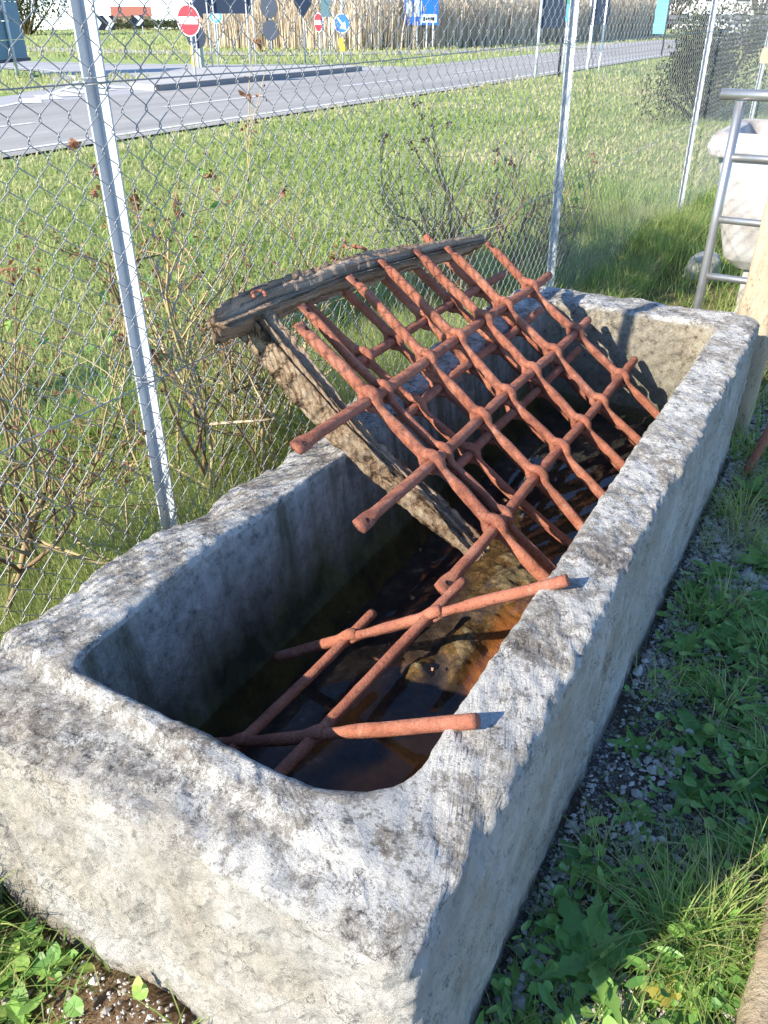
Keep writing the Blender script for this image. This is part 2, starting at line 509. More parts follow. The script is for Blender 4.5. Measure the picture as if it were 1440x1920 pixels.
def asphalt(name, a, b):
    t = NT(name)
    o = t.obj()
    c = t.mix(t.ramp(t.noise(1.3, 9, 0.7, t.mapping(o, (1, 0.05, 1))), [(0.36, 0.0), (0.64, 1.0)]), a, b)
    c = t.mix(t.ramp(t.noise(120, 4, 0.7, o), [(0.35, 0.0), (0.7, 0.5)]), c, tuple(x * 1.5 for x in b))
    return t.done(c, 0.72, 0, t.bump(t.noise(160, 4, 0.7, o), 0.4, 0.006), 0.35)
M['asphalt'] = asphalt('worn_asphalt', (0.19, 0.178, 0.160), (0.34, 0.32, 0.285))
M['asphalt2'] = asphalt('pale_asphalt', (0.27, 0.265, 0.26), (0.36, 0.35, 0.34))
M['paint'] = plain('road_paint', (0.62, 0.62, 0.60), 0.7, 0, 0.2, 9)
M['concrete'] = plain('concrete', (0.40, 0.385, 0.355), 0.9, 0, 0.18, 4)

def smooth_line(pts, n=60):
    pts = np.array(pts, float)
    t = np.concatenate([[0], np.cumsum(np.linalg.norm(np.diff(pts, axis=0), axis=1))])
    s = np.linspace(0, t[-1], n)
    q = np.stack([np.interp(s, t, pts[:, k]) for k in range(pts.shape[1])], 1)
    for _ in range(6):
        q[1:-1] = 0.25 * q[:-2] + 0.5 * q[1:-1] + 0.25 * q[2:]
    return q

def strip(mb, line, w0, w1, z, mi=0, thick=0.0):
    """ribbon between two lateral offsets of a plan line"""
    L = np.asarray(line, float)[:, :2]
    T = np.gradient(L, axis=0)
    T /= np.linalg.norm(T, axis=1)[:, None]
    Nn = np.stack([T[:, 1], -T[:, 0]], 1)
    A, B = L + Nn * w0, L + Nn * w1
    n = len(L)
    V = np.concatenate([np.c_[A, np.full(n, z)], np.c_[B, np.full(n, z)]])
    i = np.arange(n - 1)
    F = [np.stack([i, n + i, n + i + 1, i + 1], 1)]
    if w1 < w0:
        F = [f[:, ::-1] for f in F]
    if thick:
        V = np.concatenate([V, V - np.array([0, 0, thick])])
        F.append(np.stack([i, i + 1, 2 * n + i + 1, 2 * n + i], 1))
        F.append(np.stack([n + i + 1, n + i, 3 * n + i, 3 * n + i + 1], 1))
    return mb.add(V, F, mi)

ROAD = smooth_line([(-14.6, -60), (-12.9, -20), (-12.4, 0), (-12.3, 12), (-11.9, 24), (-12.0, 36), (-11.4, 50), (-11.2, 70), (-13.0, 100), (-22, 150)], 140)
mb = MB()
strip(mb, ROAD, 2.75, -2.85, 0.012)
tag(mb.build('road', M['asphalt']), kind='structure')
mb = MB()
poly_sheet(mb, [(-14.4, 3), (-14.4, 27.2), (-17.5, 27.6), (-20.5, 25.6), (-24.6, 23.9), (-30, 23.2), (-60, 24.5), (-60, 20.0), (-30, 20.6), (-23.8, 19.4), (-19.6, 16.5), (-17.2, 13.4), (-15.6, 8)], 0.008)
tag(mb.build('side_road', M['asphalt2']), kind='structure')
mb = MB()
strip(mb, smooth_line([(-60, 33), (-34, 31.5), (-26, 33), (-20, 38), (-15.6, 50), (-13, 66)], 80), 1.9, -1.9, 0.009)
tag(mb.build('slip_road', M['asphalt2']), kind='structure')
# paved triangular traffic island with a raised kerb
isl = [(-15.15, 15.6), (-15.05, 24.2), (-15.5, 25.0), (-17.0, 24.4), (-18.9, 21.6), (-17.7, 18.2), (-16.2, 15.8)]
mb = MB()
poly_sheet(mb, isl, 0.13, 0, 0.14)
tag(mb.build('traffic_island', M['concrete']), kind='structure')
mb = MB()
L = smooth_line(isl[:2] + [(-15.1, 24.6)], 12)
strip(mb, L, 0.10, -0.02, 0.137, 0, 0.14)
tag(mb.build('kerb', plain('kerb_stone', (0.22, 0.21, 0.20), 0.85)), kind='structure')
mb = MB()
strip(mb, ROAD, 2.42, 2.30, 0.018)
for a in range(8, 130, 4):
    strip(mb, ROAD[a:a + 3], 0.05, -0.07, 0.018)
strip(mb, ROAD[62:], -2.45, -2.57, 0.018)
strip(mb, ROAD[20:44], -2.45, -2.57, 0.018)
strip(mb, smooth_line([(-14.3, 8.5), (-15.0, 11.4), (-17.0, 14.4), (-19.5, 17.3), (-23.6, 19.9), (-30, 21.1)], 40), 0.07, -0.07, 0.018)
strip(mb, smooth_line([(-15.3, 26.6), (-17.4, 26.9), (-20.3, 25.0), (-24.6, 23.4), (-30, 22.8)], 30), 0.07, -0.07, 0.018)
for k in range(6):
    poly_sheet(mb, [(-15.3 - .25 * k, 11.9 + .75 * k), (-15.0 - .25 * k, 12.2 + .75 * k), (-15.9 - .42 * k, 12.9 + .7 * k), (-16.2 - .42 * k, 12.6 + .7 * k)], 0.019)
tag(mb.build('road_marking', M['paint']), kind='structure')

# ------------------------------------------------------------------ stone trough
def rrect(x0, x1, y0, y1, rad, nx=92, ny=330, nc=12):
    """closed outline, corner radii in the order near-left, near-right, far-right, far-left"""
    out = []
    cs = [(x0, y0, 1, 1, rad[0]), (x1, y0, -1, 1, rad[1]), (x1, y1, -1, -1, rad[2]), (x0, y1, 1, -1, rad[3])]
    cen = [(c[0] + c[2] * c[4], c[1] + c[3] * c[4], c[4]) for c in cs]
    ang0 = [math.pi, 1.5 * math.pi, 0, 0.5 * math.pi]
    side = [nx, ny, nx, ny]
    for k in range(4):
        cx, cy, r = cen[k]
        arc = [(cx + r * math.cos(ang0[k] + a), cy + r * math.sin(ang0[k] + a)) for a in np.linspace(0, math.pi / 2, nc)]
        out += arc
        nxt = cen[(k + 1) % 4]
        a1 = ang0[(k + 1) % 4]
        end = (nxt[0] + nxt[2] * math.cos(a1), nxt[1] + nxt[2] * math.sin(a1))
        p = np.array(arc[-1])
        q = np.array(end)
        out += [tuple(p + (q - p) * s) for s in np.linspace(0, 1, side[k] + 2)[1:-1]]
    return np.array(out)

OX0, OX1, OY0, OY1 = -1.155, -0.225, 0.455, 3.20
IX0, IX1, IY0, IY1 = -1.015, -0.345, 0.605, 3.03
RIM = 0.60
def build_trough():
    loops, kinds = [], []
    for z in np.linspace(-0.06, 0.580, 60):
        f = (0.6 - z) * 0.012
        loops.append((OX0 + f, OX1 - f, OY0 + f * 0.5, OY1 - f, (0.05, 0.045, 0.05, 0.06), z))
        kinds.append(0)
    for a in np.linspace(0, math.pi / 2, 7)[1:]:
        r = 0.018
        d = r * (1 - math.cos(a))
        loops.append((OX0 + d, OX1 - d, OY0 + d * 2.5, OY1 - d, (0.05, 0.05, 0.05, 0.06), 0.582 + r * math.sin(a)))
        kinds.append(1)
    for s in np.linspace(0, 1, 15)[1:]:
        a, b = np.array((OX0 + .018, OX1 - .018, OY0 + .045, OY1 - .018)), np.array((IX0, IX1, IY0, IY1))
        q = a + (b - a) * s
        rr = tuple((1 - s) * u + s * w for u, w in zip((0.05, 0.05, 0.05, 0.06), (0.055, 0.135, 0.05, 0.05)))
        loops.append((*q, rr, RIM))
        kinds.append(2)
    for a in np.linspace(0, math.pi / 2, 5)[1:]:
        r = 0.014
        d = r * math.sin(a)
        loops.append((IX0 + d, IX1 - d, IY0 + d, IY1 - d, (0.06, 0.135, 0.05, 0.05), RIM - r * (1 - math.cos(a))))
        kinds.append(3)
    for z in np.linspace(0.578, 0.15, 40):
        f = 0.014 + (0.586 - z) * 0.10
        g = f + sstep(0.30, 0.15, z) * 0.05
        loops.append((IX0 + g, IX1 - g * 0.8, IY0 + g, IY1 - g, (0.05, 0.14, 0.06, 0.06), z))
        kinds.append(4)
    V, top, ins = [], [], []
    for (x0, x1, y0, y1, rad, z), k in zip(loops, kinds):
        o = rrect(x0, x1, y0, y1, rad)
        V.append(np.c_[o, np.full(len(o), z)])
        top.append(np.full(len(o), {0: 0.0, 1: 0.5, 2: 1.0, 3: 0.8, 4: 0.0}[k]))
        ins.append(np.full(len(o), {0: 0, 1: 0, 2: 0, 3: 0.5, 4: 1}[k]))
    n = len(V[0])
    nl = len(V)
    V = np.concatenate(V)
    top, ins = np.concatenate(top), np.concatenate(ins)
    x, y, z = V[:, 0].copy(), V[:, 1].copy(), V[:, 2].copy()
    # outward normal, roughly
    nrm = np.zeros_like(V)
    G = V.reshape(nl, n, 3)
    dt = np.roll(G, -1, 1) - np.roll(G, 1, 1)
    dl = np.gradient(G, axis=0)
    nn = np.cross(dt.reshape(-1, 3), dl.reshape(-1, 3))
    nn /= np.linalg.norm(nn, axis=1)[:, None] + 1e-9
    big = fbm(V, 3.2, 3, 1)
    mid = fbm(V, 11, 4, 2)
    fine = fbm(V, 46, 3, 3)
    outer = 1 - ins
    amp = outer * 1.0 + ins * 0.45
    near = (1 - sstep(0.5, 0.62, y)) * (z < 0.58)
    disp = amp * (0.010 * big + 0.006 * mid + 0.0055 * fine) + near * (0.014 * fbm(V, 6, 4, 8) + 0.004 * fine)
    # chips along the outer arris: pull back where a coarse noise is high
    edge = np.exp(-((z - 0.592) / 0.045) ** 2) * outer * np.clip(np.maximum.reduce([sstep(OX1 - .07, OX1 - .02, x), sstep(OX0 + .07, OX0 + .02, x), sstep(OY0 + .10, OY0 + .03, y)]), 0, 1)
    chip = np.clip(fbm(V, 17, 3, 21) * 1.6, 0, 1) + 0.9 * np.clip(vnoise(V, 7, 33) - 0.25, 0, 1)
    edge = edge * (1 - 0.55 * sstep(OX1 - .10, OX1 - .04, x) * sstep(0.6, 0.8, y))
    disp -= edge * 0.012 * np.clip(fbm(V, 13, 3, 21) * 1.5, 0, 1)
    q2 = V * np.array([1, 1, 1.0])
    edge = edge * np.exp(-((z - 0.598) / 0.05) ** 2)
    brk = edge * (0.012 * np.clip(vnoise(q2, 5, 33), 0, 1) + 0.016 * np.clip(vnoise(q2, 11, 34) - 0.15, 0, 1) + 0.010 * np.clip(vnoise(q2, 24, 35), 0, 1))
    # tool marks on the right-hand face
    rf = sstep(OX1 - .02, OX1 - .008, x) * (ins < 0.1)
    disp += rf * (0.006 * fbm(V * np.array([1, 1.6, 0.8]), 14, 5, 41, 0.62) - 0.006 * np.clip(vnoise(V * np.array([1, 1.5, 0.7]), 42, 43) - 0.3, 0, 1))
    V = V + nn * disp[:, None]
    cx = np.array([(OX0 + OX1) / 2, 0, 0])
    inw = np.stack([np.sign(cx[0] - x) * (np.abs(x - cx[0]) > 0.38), 1.0 * (y < 0.56) - 1.0 * (y > 3.1), -0.7 * np.ones_like(x)], 1)
    V = V + inw * (0.7 * brk)[:, None]
    # worn, wavy rims
    w = sstep(0.50, 0.60, z)
    left = 1 - sstep(-1.06, -0.95, x)
    dz = left * (0.014 * np.sin(y * 7.3 + 0.4) * (0.6 + 0.4 * np.sin(y * 2.1)) + 0.012 * vnoise(V, 5.5, 9))
    dz += (1 - left) * 0.006 * vnoise(V, 6, 12)
    dz -= 0.030 * np.exp(-((y - 1.60) / 0.11) ** 2) * left
    dz -= 0.022 * np.exp(-((y - 1.13) / 0.10) ** 2) * left * sstep(-1.03, -1.12, x)
    lown = (1 - sstep(0.585, 0.615, y + 0.10 * (x + 1.0)))            # the near rim sits a step lower than the left one
    dz -= 0.026 * lown * (1 - 0.75 * sstep(-0.75, -0.35, x))
    dz -= 0.05 * sstep(0.56, 0.40, y) * sstep(-0.9, -1.15, x)
    V[:, 2] += dz * w
    # the near left corner bulges out, with a slanting crevice in the face beside it
    V[:, 0] -= 0.035 * (1 - sstep(0.5, 0.75, y)) * sstep(-0.95, -1.15, x) * (ins < 0.1)
    xc = np.interp(z, [0.10, 0.14, 0.19, 0.34, 0.50], [-0.90, -0.94, -1.01, -1.04, -1.07])
    gr = np.exp(-((x - xc) / 0.016) ** 2) * (1 - sstep(0.5, 0.58, y)) * (ins < 0.1) * sstep(0.08, 0.16, z) * sstep(0.56, 0.44, z)
    V[:, 1] += 0.030 * gr - 0.008 * (1 - sstep(0.5, 0.58, y)) * (ins < 0.1) * sstep(0.01, 0.035, x - xc) * sstep(0.09, 0.03, x - xc)
    # underside cut away over the earth at the foot
    i = np.arange(nl - 1)[:, None] * n
    j = np.arange(n)[None, :]
    k = (j + 1) % n
    Q = np.stack([i + j, i + k, i + n + k, i + n + j], -1).reshape(-1, 4)
    # floor
    last = (nl - 1) * n
    c = V[last:].mean(0)
    V = np.concatenate([V, c[None]])
    jj = np.arange(n)
    Fl = np.stack([last + jj, last + (jj + 1) % n, np.full(n, len(V) - 1)], 1)
    mb = MB().add(V, [Q, Fl], 0, top=np.append(top, 0), inside=np.append(ins, 1))
    o = mb.build('stone_trough', M['stone'], smooth=True)
    tag(o, 'long white limestone trough with thick lichen covered rim and rusty water', 'trough')
build_trough()

# mud and water inside
WATER = 0.245
def build_mud():
    ax, ay = np.linspace(-1.0, -0.36, 110), np.linspace(0.62, 3.02, 380)
    X, Y = np.meshgrid(ax, ay)
    X, Y = X.ravel(), Y.ravel()
    P = np.stack([X, Y, np.zeros_like(X)], 1)
    n = fbm(P, 7, 5, 51)
    f = fbm(P, 45, 3, 52)
    g = lambda cx, cy, sx, sy: np.exp(-((X - cx) / sx) ** 2 - ((Y - cy) / sy) ** 2)
    isl = 1.15 * g(-.57, 1.70, .10, .22) + 0.9 * g(-.58, 1.40, .05, .07) + 1.0 * g(-.635, 1.265, .035, .055) + 0.75 * g(-.555, 1.31, .022, .06) + 0.7 * g(-.55, 2.2, .12, .25) + 0.5 * g(-.70, 1.85, .06, .2)
    z = 0.200 + 0.050 * np.clip(isl, 0, 1.25) + 0.012 * n + (0.010 * f + 0.016 * fbm(P, 26, 4, 55)) * (0.15 + np.clip(isl, 0, 1)) - 0.03 * sstep(-.74, -.92, X)
    z += 0.006 * sstep(-.60, -.46, X) * (1 - sstep(1.7, 2.1, Y))
    silt = np.clip(1.4 * sstep(-.60, -.53, X + 0.07 * n - 0.05 * np.sin(Y * 6.0)) * (1 - 0.95 * np.clip(isl, 0, 1)) + 1.0 * g(-.71, 1.10, .03, .13) + 0.9 * g(-.60, .92, .05, .05) + 0.3 * n, 0, 1) * (1 - sstep(1.55, 1.9, Y))
    V = np.stack([X, Y, z], 1)
    nx = len(ax)
    i = np.arange(len(ay) - 1)[:, None] * nx
    j = np.arange(nx - 1)[None, :]
    Q = np.stack([i + j, i + j + 1, i + nx + j + 1, i + nx + j], -1).reshape(-1, 4)
    t = NT('trough_mud')
    o = t.obj()
    mud = t.ramp(t.noise(60, 8, 0.75, o), [(0.35, (0.030, 0.022, 0.012)), (0.52, (0.115, 0.085, 0.042)), (0.66, (0.22, 0.165, 0.085)), (0.8, (0.40, 0.34, 0.23))])
    sl = t.ramp(t.noise(9, 6, 0.6, o), [(0.35, (0.26, 0.095, 0.026)), (0.6, (0.40, 0.175, 0.05)), (0.8, (0.48, 0.25, 0.09))])
    deep = t.ramp(t.noise(12, 6, 0.65, o), [(0.4, (0.018, 0.017, 0.022)), (0.55, (0.050, 0.042, 0.040)), (0.64, (0.11, 0.09, 0.075)), (0.72, (0.32, 0.29, 0.25))])
    c = t.mix(t.attr('isl'), deep, mud)
    c = t.mix(t.attr('silt'), c, sl)
    MB().add(V, [Q], 0, isl=sstep(0.25, 0.6, isl + 0.35 * n), silt=silt).build('mud', t.done(c, 0.8, 0, t.bump(t.noise(110, 6, 0.75, o), 0.8, 0.008), 0.3), smooth=True)['kind'] = 'structure'
build_mud()
def build_water():
    t = NT('still_water')
    o = t.obj()
    nrm = t.bump(t.noise(9, 2, 0.5, o), 0.06, 0.01)
    tr = t.n('ShaderNodeBsdfTransparent', Color=(0.86, 0.78, 0.68))
    gl = t.n('ShaderNodeBsdfGlossy', Color=(0.9, 0.92, 1.0), Roughness=0.03, Normal=nrm)
    lw = t.n('ShaderNodeLayerWeight', Blend=0.5, Normal=nrm)
    fr = t.math('ADD', t.math('MULTIPLY', t.math('POWER', lw.outputs['Facing'], 5.0), 0.95), 0.025)
    ms = t.n('ShaderNodeMixShader', Fac=fr)
    t.t.links.new(tr.outputs[0], ms.inputs[1])
    t.t.links.new(gl.outputs[0], ms.inputs[2])
    t.t.links.new(ms.outputs[0], t.out.inputs[0])
    mb = MB()
    poly_sheet(mb, [(-0.985, 0.63), (-0.37, 0.63), (-0.37, 3.0), (-0.985, 3.0)], WATER)
    tag(mb.build('water', t.m), kind='structure')
build_water()

# ------------------------------------------------------------------ iron grates and timber
GP0 = np.array([-1.08, 1.6, 0.78])
SL = 0.74
GN = np.array([SL, 0, 1.0]); GN /= np.linalg.norm(GN)
GU = np.array([1.0, 0, -SL]); GU /= np.linalg.norm(GU)
def gp(u, y, off=0.0):
    """point of the leaning grate plane: u down the slope, y along the trough, off below it"""
    q = GP0 + GU * u - GN * off
    return np.array([q[0], y, q[2]])

def eyed_bar(mb, P0, P1, eyes, nrm, r=0.0165, flat0=0.0, flat1=0.0, seed=0, wob=0.003, ew=0.022, ea=0.0185):
    """bar split into two strands that pass above and below each bar threaded through it"""
    P0, P1 = np.asarray(P0, float), np.asarray(P1, float)
    Ln = np.linalg.norm(P1 - P0)
    n = max(20, int(Ln / 0.0075))
    s = np.linspace(0, Ln, n)
    d = (P1 - P0) / Ln
    side = np.cross(nrm, d)
    bumpv = np.zeros(n)
    thin = np.ones(n)
    for e in eyes:
        bumpv = np.maximum(bumpv, np.exp(-(np.abs(s - e) / ew) ** 3.0))
        thin *= 1 - 0.20 * np.exp(-((s - e - 0.055) / 0.03) ** 2)
    ph = seed * 1.7
    lat = wob * np.sin(s * 17 + ph) + wob * 0.6 * np.sin(s * 31 + 2 * ph)
    sag = wob * 0.8 * np.sin(s * 11 + ph * 3)
    fl = np.zeros(n)
    if flat0: fl = np.maximum(fl, 1 - sstep(flat0 * .45, flat0, s))
    if flat1: fl = np.maximum(fl, 1 - sstep(flat1 * .45, flat1, Ln - s))
    base = P0 + d * s[:, None] + side * lat[:, None] + nrm * sag[:, None]
    for sg in (1, -1):
        P = base + nrm * (sg * (0.0028 * (1 - fl) + ea * bumpv))[:, None]
        if sg < 0:
            P = P + side * 0.0012
        rr = (r * (1 - 0.08 * bumpv) * thin) * (1 - 0.62 * fl) * (1.0 if sg > 0 else 0.97)
        rx = (r * (1 + 0.22 * bumpv) * thin) * (1 + 0.42 * fl) * (1.0 if sg > 0 else 0.97)
        tube(mb, P, rr, 10, nrm, rx, jitter=0.055, seed=seed + (0 if sg > 0 else 5))

def plain_bar(mb, P0, P1, nrm, r=0.019, seed=0, flat0=0, flat1=0, wob=0.003):
    P0, P1 = np.asarray(P0, float), np.asarray(P1, float)
    Ln = np.linalg.norm(P1 - P0)
    n = max(16, int(Ln / 0.012))
    s = np.linspace(0, Ln, n)
    d = (P1 - P0) / Ln
    side = np.cross(nrm, d)
    fl = np.zeros(n)
    if flat0: fl = np.maximum(fl, 1 - sstep(flat0 * .5, flat0, s))
    if flat1: fl = np.maximum(fl, 1 - sstep(flat1 * .5, flat1, Ln - s))
    P = P0 + d * s[:, None] + side * (wob * np.sin(s * 7 + seed))[:, None] + nrm * (wob * np.sin(s * 9 + 2 * seed))[:, None]
    tube(mb, P, r * (1 - 0.55 * fl), 12, nrm, r * (1 + 0.35 * fl), jitter=0.10, seed=seed)

def nail_hole(parent, p, nrm):
    mb = MB()
    lathe(mb, [(0.0072, 0.0), (0.0068, 0.0022), (0.0042, 0.0024), (0.0040, 0.0004), (0.0, 0.0002)], sides=12)
    o = mb.build('nail_hole', M['hole'], parent)
    q = Vector(nrm).to_track_quat('Z', 'Y')
    o.matrix_local = Matrix.Translation(Vector(p)) @ q.to_matrix().to_4x4()
    return o
M['hole'] = plain('hole_shade_rust', (0.05, 0.018, 0.012), 0.9)  # rusty ring, painted dark to stand in for the shade inside a hole

BU = [0.122, 0.350, 0.580]
AY = [(1.632, 1.628), (1.962, 1.915), (2.153, 2.105), (2.354, 2.318), (2.520, 2.520), (2.757, 2.770)]
ATOP = [-0.148, -0.212, -0.218, -0.200, -0.160, -0.108]
def front_grate():
    g = thing('iron_grate', 'large rusty wrought iron grate leaning across the trough, on top of the weathered beam', 'grate')
    for k, (u, y0, y1) in enumerate(zip(BU, (1.30, 1.275, 1.32), (2.955, 2.915, 2.955))):
        mb = MB()
        plain_bar(mb, gp(u, y0), gp(u, y1), GN, 0.0150, k + 1, 0.07, 0.0)
        b = mb.build('crossbar', M['rust'], g, smooth=True)
        nail_hole(b, gp(u, y0 + 0.026) + GN * 0.0074, GN)
    for k, ((ya, yb), ut) in enumerate(zip(AY, ATOP)):
        mb = MB()
        eyed_bar(mb, gp(ut, ya), gp(0.85, yb), [u - ut for u in BU], GN, 0.0155 if k == 0 else 0.0128, 0.055, 0, 10 + k)
        b = mb.build('bar', M['rust'], g, smooth=True)
        nail_hole(b, gp(ut + 0.026, ya) + GN * (0.0086 if k == 0 else 0.0074), GN)
    mb = MB()
    eyed_bar(mb, gp(-0.195, 1.705, 0.008), gp(0.85, 1.688, 0.008), [u + 0.195 for u in BU], GN, 0.0115, 0.055, 0, 31)
    b = mb.build('bar', M['rust'], g, smooth=True)
    nail_hole(b, gp(-0.17, 1.705) - GN * 0.0008, GN)
front_grate()

def rear_grate():
    g = thing('iron_grate', 'second rusty iron grate, half shaded, leaning parallel below the front grate and under the beam', 'grate')
    of = 0.082
    for k, (u, y0, y1) in enumerate(zip((-0.005, 0.195, 0.403), (1.775, 1.77, 1.77), (2.86, 2.86, 2.86))):
        mb = MB()
        plain_bar(mb, gp(u, y0, of), gp(u, y1, of), GN, 0.0138, k + 4)
        mb.build('crossbar', M['rust'], g, smooth=True)
    for k, (ya, yb) in enumerate(((1.822, 1.925), (2.012, 2.05), (2.218, 2.25), (2.415, 2.46), (2.62, 2.66))):
        mb = MB()
        eyed_bar(mb, gp(-0.27, ya, of), gp(0.80, yb, of), [u + 0.27 for u in (-0.005, 0.195, 0.403)], GN, 0.0125, 0, 0, 20 + k)
        mb.build('bar', M['rust'], g, smooth=True)
rear_grate()

def small_grate():
    g = thing('iron_grate', 'small broken grate of four rusty bars lying in the near end of the trough', 'grate')
    D = [((-0.925, 1.098, 0.268), (-0.312, 1.243, 0.628)), ((-0.915, 0.797, 0.262), (-0.314, 0.826, 0.628))]
    fr = [(0.28, 0.58), (0.21, 0.50)]
    N2 = np.array([0.52, -0.05, 1.0]); N2 /= np.linalg.norm(N2)
    cr = []
    for k, ((a, b), f) in enumerate(zip(D, fr)):
        a, b = np.array(a), np.array(b)
        Ln = np.linalg.norm(b - a)
        mb = MB()
        eyed_bar(mb, a, b, [x * Ln for x in f], N2, 0.0122, 0, 0, 40 + k, 0.002, 0.017, 0.0165)
        mb.build('bar', M['rust'], g, smooth=True)
        cr.append([a + (b - a) * x for x in f])
    for k, (e0, e1) in enumerate(((0.07, 0.10), (0.20, 0.13))):
        a, b = cr[1][k], cr[0][k]
        d = (b - a) / np.linalg.norm(b - a)
        mb = MB()
        plain_bar(mb, a - d * e0, b + d * e1, N2, 0.0115, 9 + k)
        mb.build('crossbar', M['rust'], g, smooth=True)
small_grate()

def V0(P, m, a):
    return np.repeat(P, m, axis=0) + np.stack([np.cos(np.tile(a, len(P))), np.sin(np.tile(a, len(P))), np.zeros(len(P) * m)], 1) * 0.05

def timber(name, label, C, wu, wn, nU, nN, tan, seed, crack=0.012, rough_end=True, n=260, m=60):
    """hand hewn, cracked baulk lofted along the centre line C with half sizes wu, wn"""
    C = np.asarray(C, float)
    s = np.linspace(0, 1, n)
    ss = np.linspace(0, 1, len(C))
    P = np.stack([np.interp(s, ss, C[:, k]) for k in range(3)], 1)
    WU, WN = np.interp(s, ss, wu), np.interp(s, ss, wn)
    Ln = np.linalg.norm(C[-1] - C[0])
    a = np.arange(m) / m * 2 * math.pi
    e = 0.38
    cu, cn = np.sign(np.cos(a)) * np.abs(np.cos(a)) ** e, np.sign(np.sin(a)) * np.abs(np.sin(a)) ** e
    al = np.repeat(s * Ln, m)
    ar = np.tile(np.arange(m) / m, n)
    Q3 = np.stack([al * 2.0, np.cos(np.tile(a, n)) * 1.4, np.sin(np.tile(a, n)) * 1.4], 1) + seed
    fib = fbm(Q3 * np.array([0.7, 6, 6]), 1.0, 4, seed)
    lump = fbm(Q3, 1.6, 3, seed + 3)
    ridge = -np.clip(0.22 - np.abs(vnoise(Q3 * np.array([0.55, 3.0, 3.0]), 1.0, seed + 7)), 0, 1) / 0.22
    disp = crack * (0.8 * fib + 0.7 * lump + 1.1 * ridge + 0.25 * fbm(V0(P, m, a), 60, 3, seed + 9))
    sc = 1 + disp / np.repeat(np.maximum(WU, WN), m) * 1.0
    V = np.repeat(P, m, axis=0) + nU * (np.repeat(WU, m) * np.tile(cu, n) * sc)[:, None] + nN * (np.repeat(WN, m) * np.tile(cn, n) * sc)[:, None]
    d = (C[-1] - C[0]) / Ln
    endj = 0.012 * fbm(np.stack([np.cos(np.tile(a, n)), np.sin(np.tile(a, n)), np.zeros(n * m)], 1) * 2.2 + seed, 1.0, 3, seed)
    V += d * (endj * np.repeat(sstep(0.08, 0, s) + sstep(0.92, 1, s), m))[:, None]
    i = np.arange(n - 1)[:, None] * m
    j = np.arange(m)[None, :]
    k = (j + 1) % m
    F = [np.stack([i + j, i + k, i + m + k, i + m + j], -1).reshape(-1, 4)]
    tanv = np.full(n * m, float(tan)) if np.isscalar(tan) else tan(np.repeat(s, m), np.tile(a, n), V)
    # end caps: two inner rings
    def cap(ring0, flip, cidx):
        nonlocal V, al, ar, tanv
        c = V[ring0].mean(0)
        for fct in (0.6, 0.25):
            st = len(V)
            new = c + (V[ring0] - c) * fct + d * (-0.002 if flip else 0.002) * (1 + 2 * RNG.random(m))[:, None]
            F.append(np.stack([cidx, np.roll(cidx, -1), st + (np.arange(m) + 1) % m, st + np.arange(m)], 1)[:, ::(-1 if flip else 1)])
            V = np.concatenate([V, new])
            al = np.concatenate([al, np.full(m, al[ring0][0]) + 0.02 * (1 - fct)])
            ar = np.concatenate([ar, np.arange(m) / m])
            tanv = np.concatenate([tanv, np.full(m, 0.9)])
            cidx = st + np.arange(m)
        V = np.concatenate([V, c[None]])
        al, ar, tanv = np.append(al, 0), np.append(ar, 0), np.append(tanv, 0.9)
        F.append(np.stack([cidx, np.roll(cidx, -1), np.full(m, len(V) - 1)], 1)[:, ::(-1 if flip else 1)])
    r0, r1 = np.arange(m), (n - 1) * m + np.arange(m)
    cap(r0, True, r0.copy())
    cap(r1, False, r1.copy())
    o = MB().add(V, F, 0, along=al, around=ar, tan=np.clip(tanv, 0, 1)).build(name, M['wood'], smooth=True)
    return tag(o, label, 'timber')

YV = np.array([0, 1.0, 0])
beam = timber('wooden_beam', 'grey cracked wooden beam lying along the top of the rusty grates', [gp(-0.262, 1.455, .052), gp(-0.262, 1.66, .050), gp(-0.245, 2.0, .048), gp(-0.205, 2.33, .040), gp(-0.138, 2.81, .028)],
              [0.028, 0.035, 0.032, 0.027, 0.017], [0.034, 0.038, 0.035, 0.029, 0.015], GU, GN,
              lambda s, a, V: 0.55 * sstep(0.03, 0.0, s) + 0.75 * sstep(0.3, 0.9, -np.sin(a)) * 0.6, 3, 0.022)
plank = timber('wooden_plank', 'tan worm eaten plank leaning from the beam over the left rim into the trough', [gp(-0.245, 1.600, .074), gp(-0.05, 1.575, .074), gp(0.14, 1.562, .078), gp(0.35, 1.570, .072), gp(0.610, 1.588, .062)],
               [0.026, 0.025, 0.024, 0.021, 0.012], [0.052, 0.052, 0.048, 0.038, 0.020], YV, GN,
               lambda s, a, V: np.clip(0.98 - 0.62 * sstep(0.55, 0.9, np.sin(a)), 0, 1), 12, 0.026)
def bent_nail(parent, p, sc=1.0, ph=0.0):
    mb = MB()
    t = np.linspace(0, 1, 18)
    P = np.stack([0.026 * np.cos(t * 4.2 + ph), 0.026 * np.sin(t * 4.2 + ph), 0.018 * np.sin(t * 3.1) + 0.004], 1) * sc
    tube(mb, P, 0.006 * sc, 6, None, 0.009 * sc)
    mb.build('bent_nail', M['rust'], parent, smooth=True, loc=p)
bent_nail(beam, gp(-0.262, 1.60, 0.004), 0.62, 0.5)
bent_nail(beam, gp(-0.272, 2.10, 0.000), 0.75, 2.5)

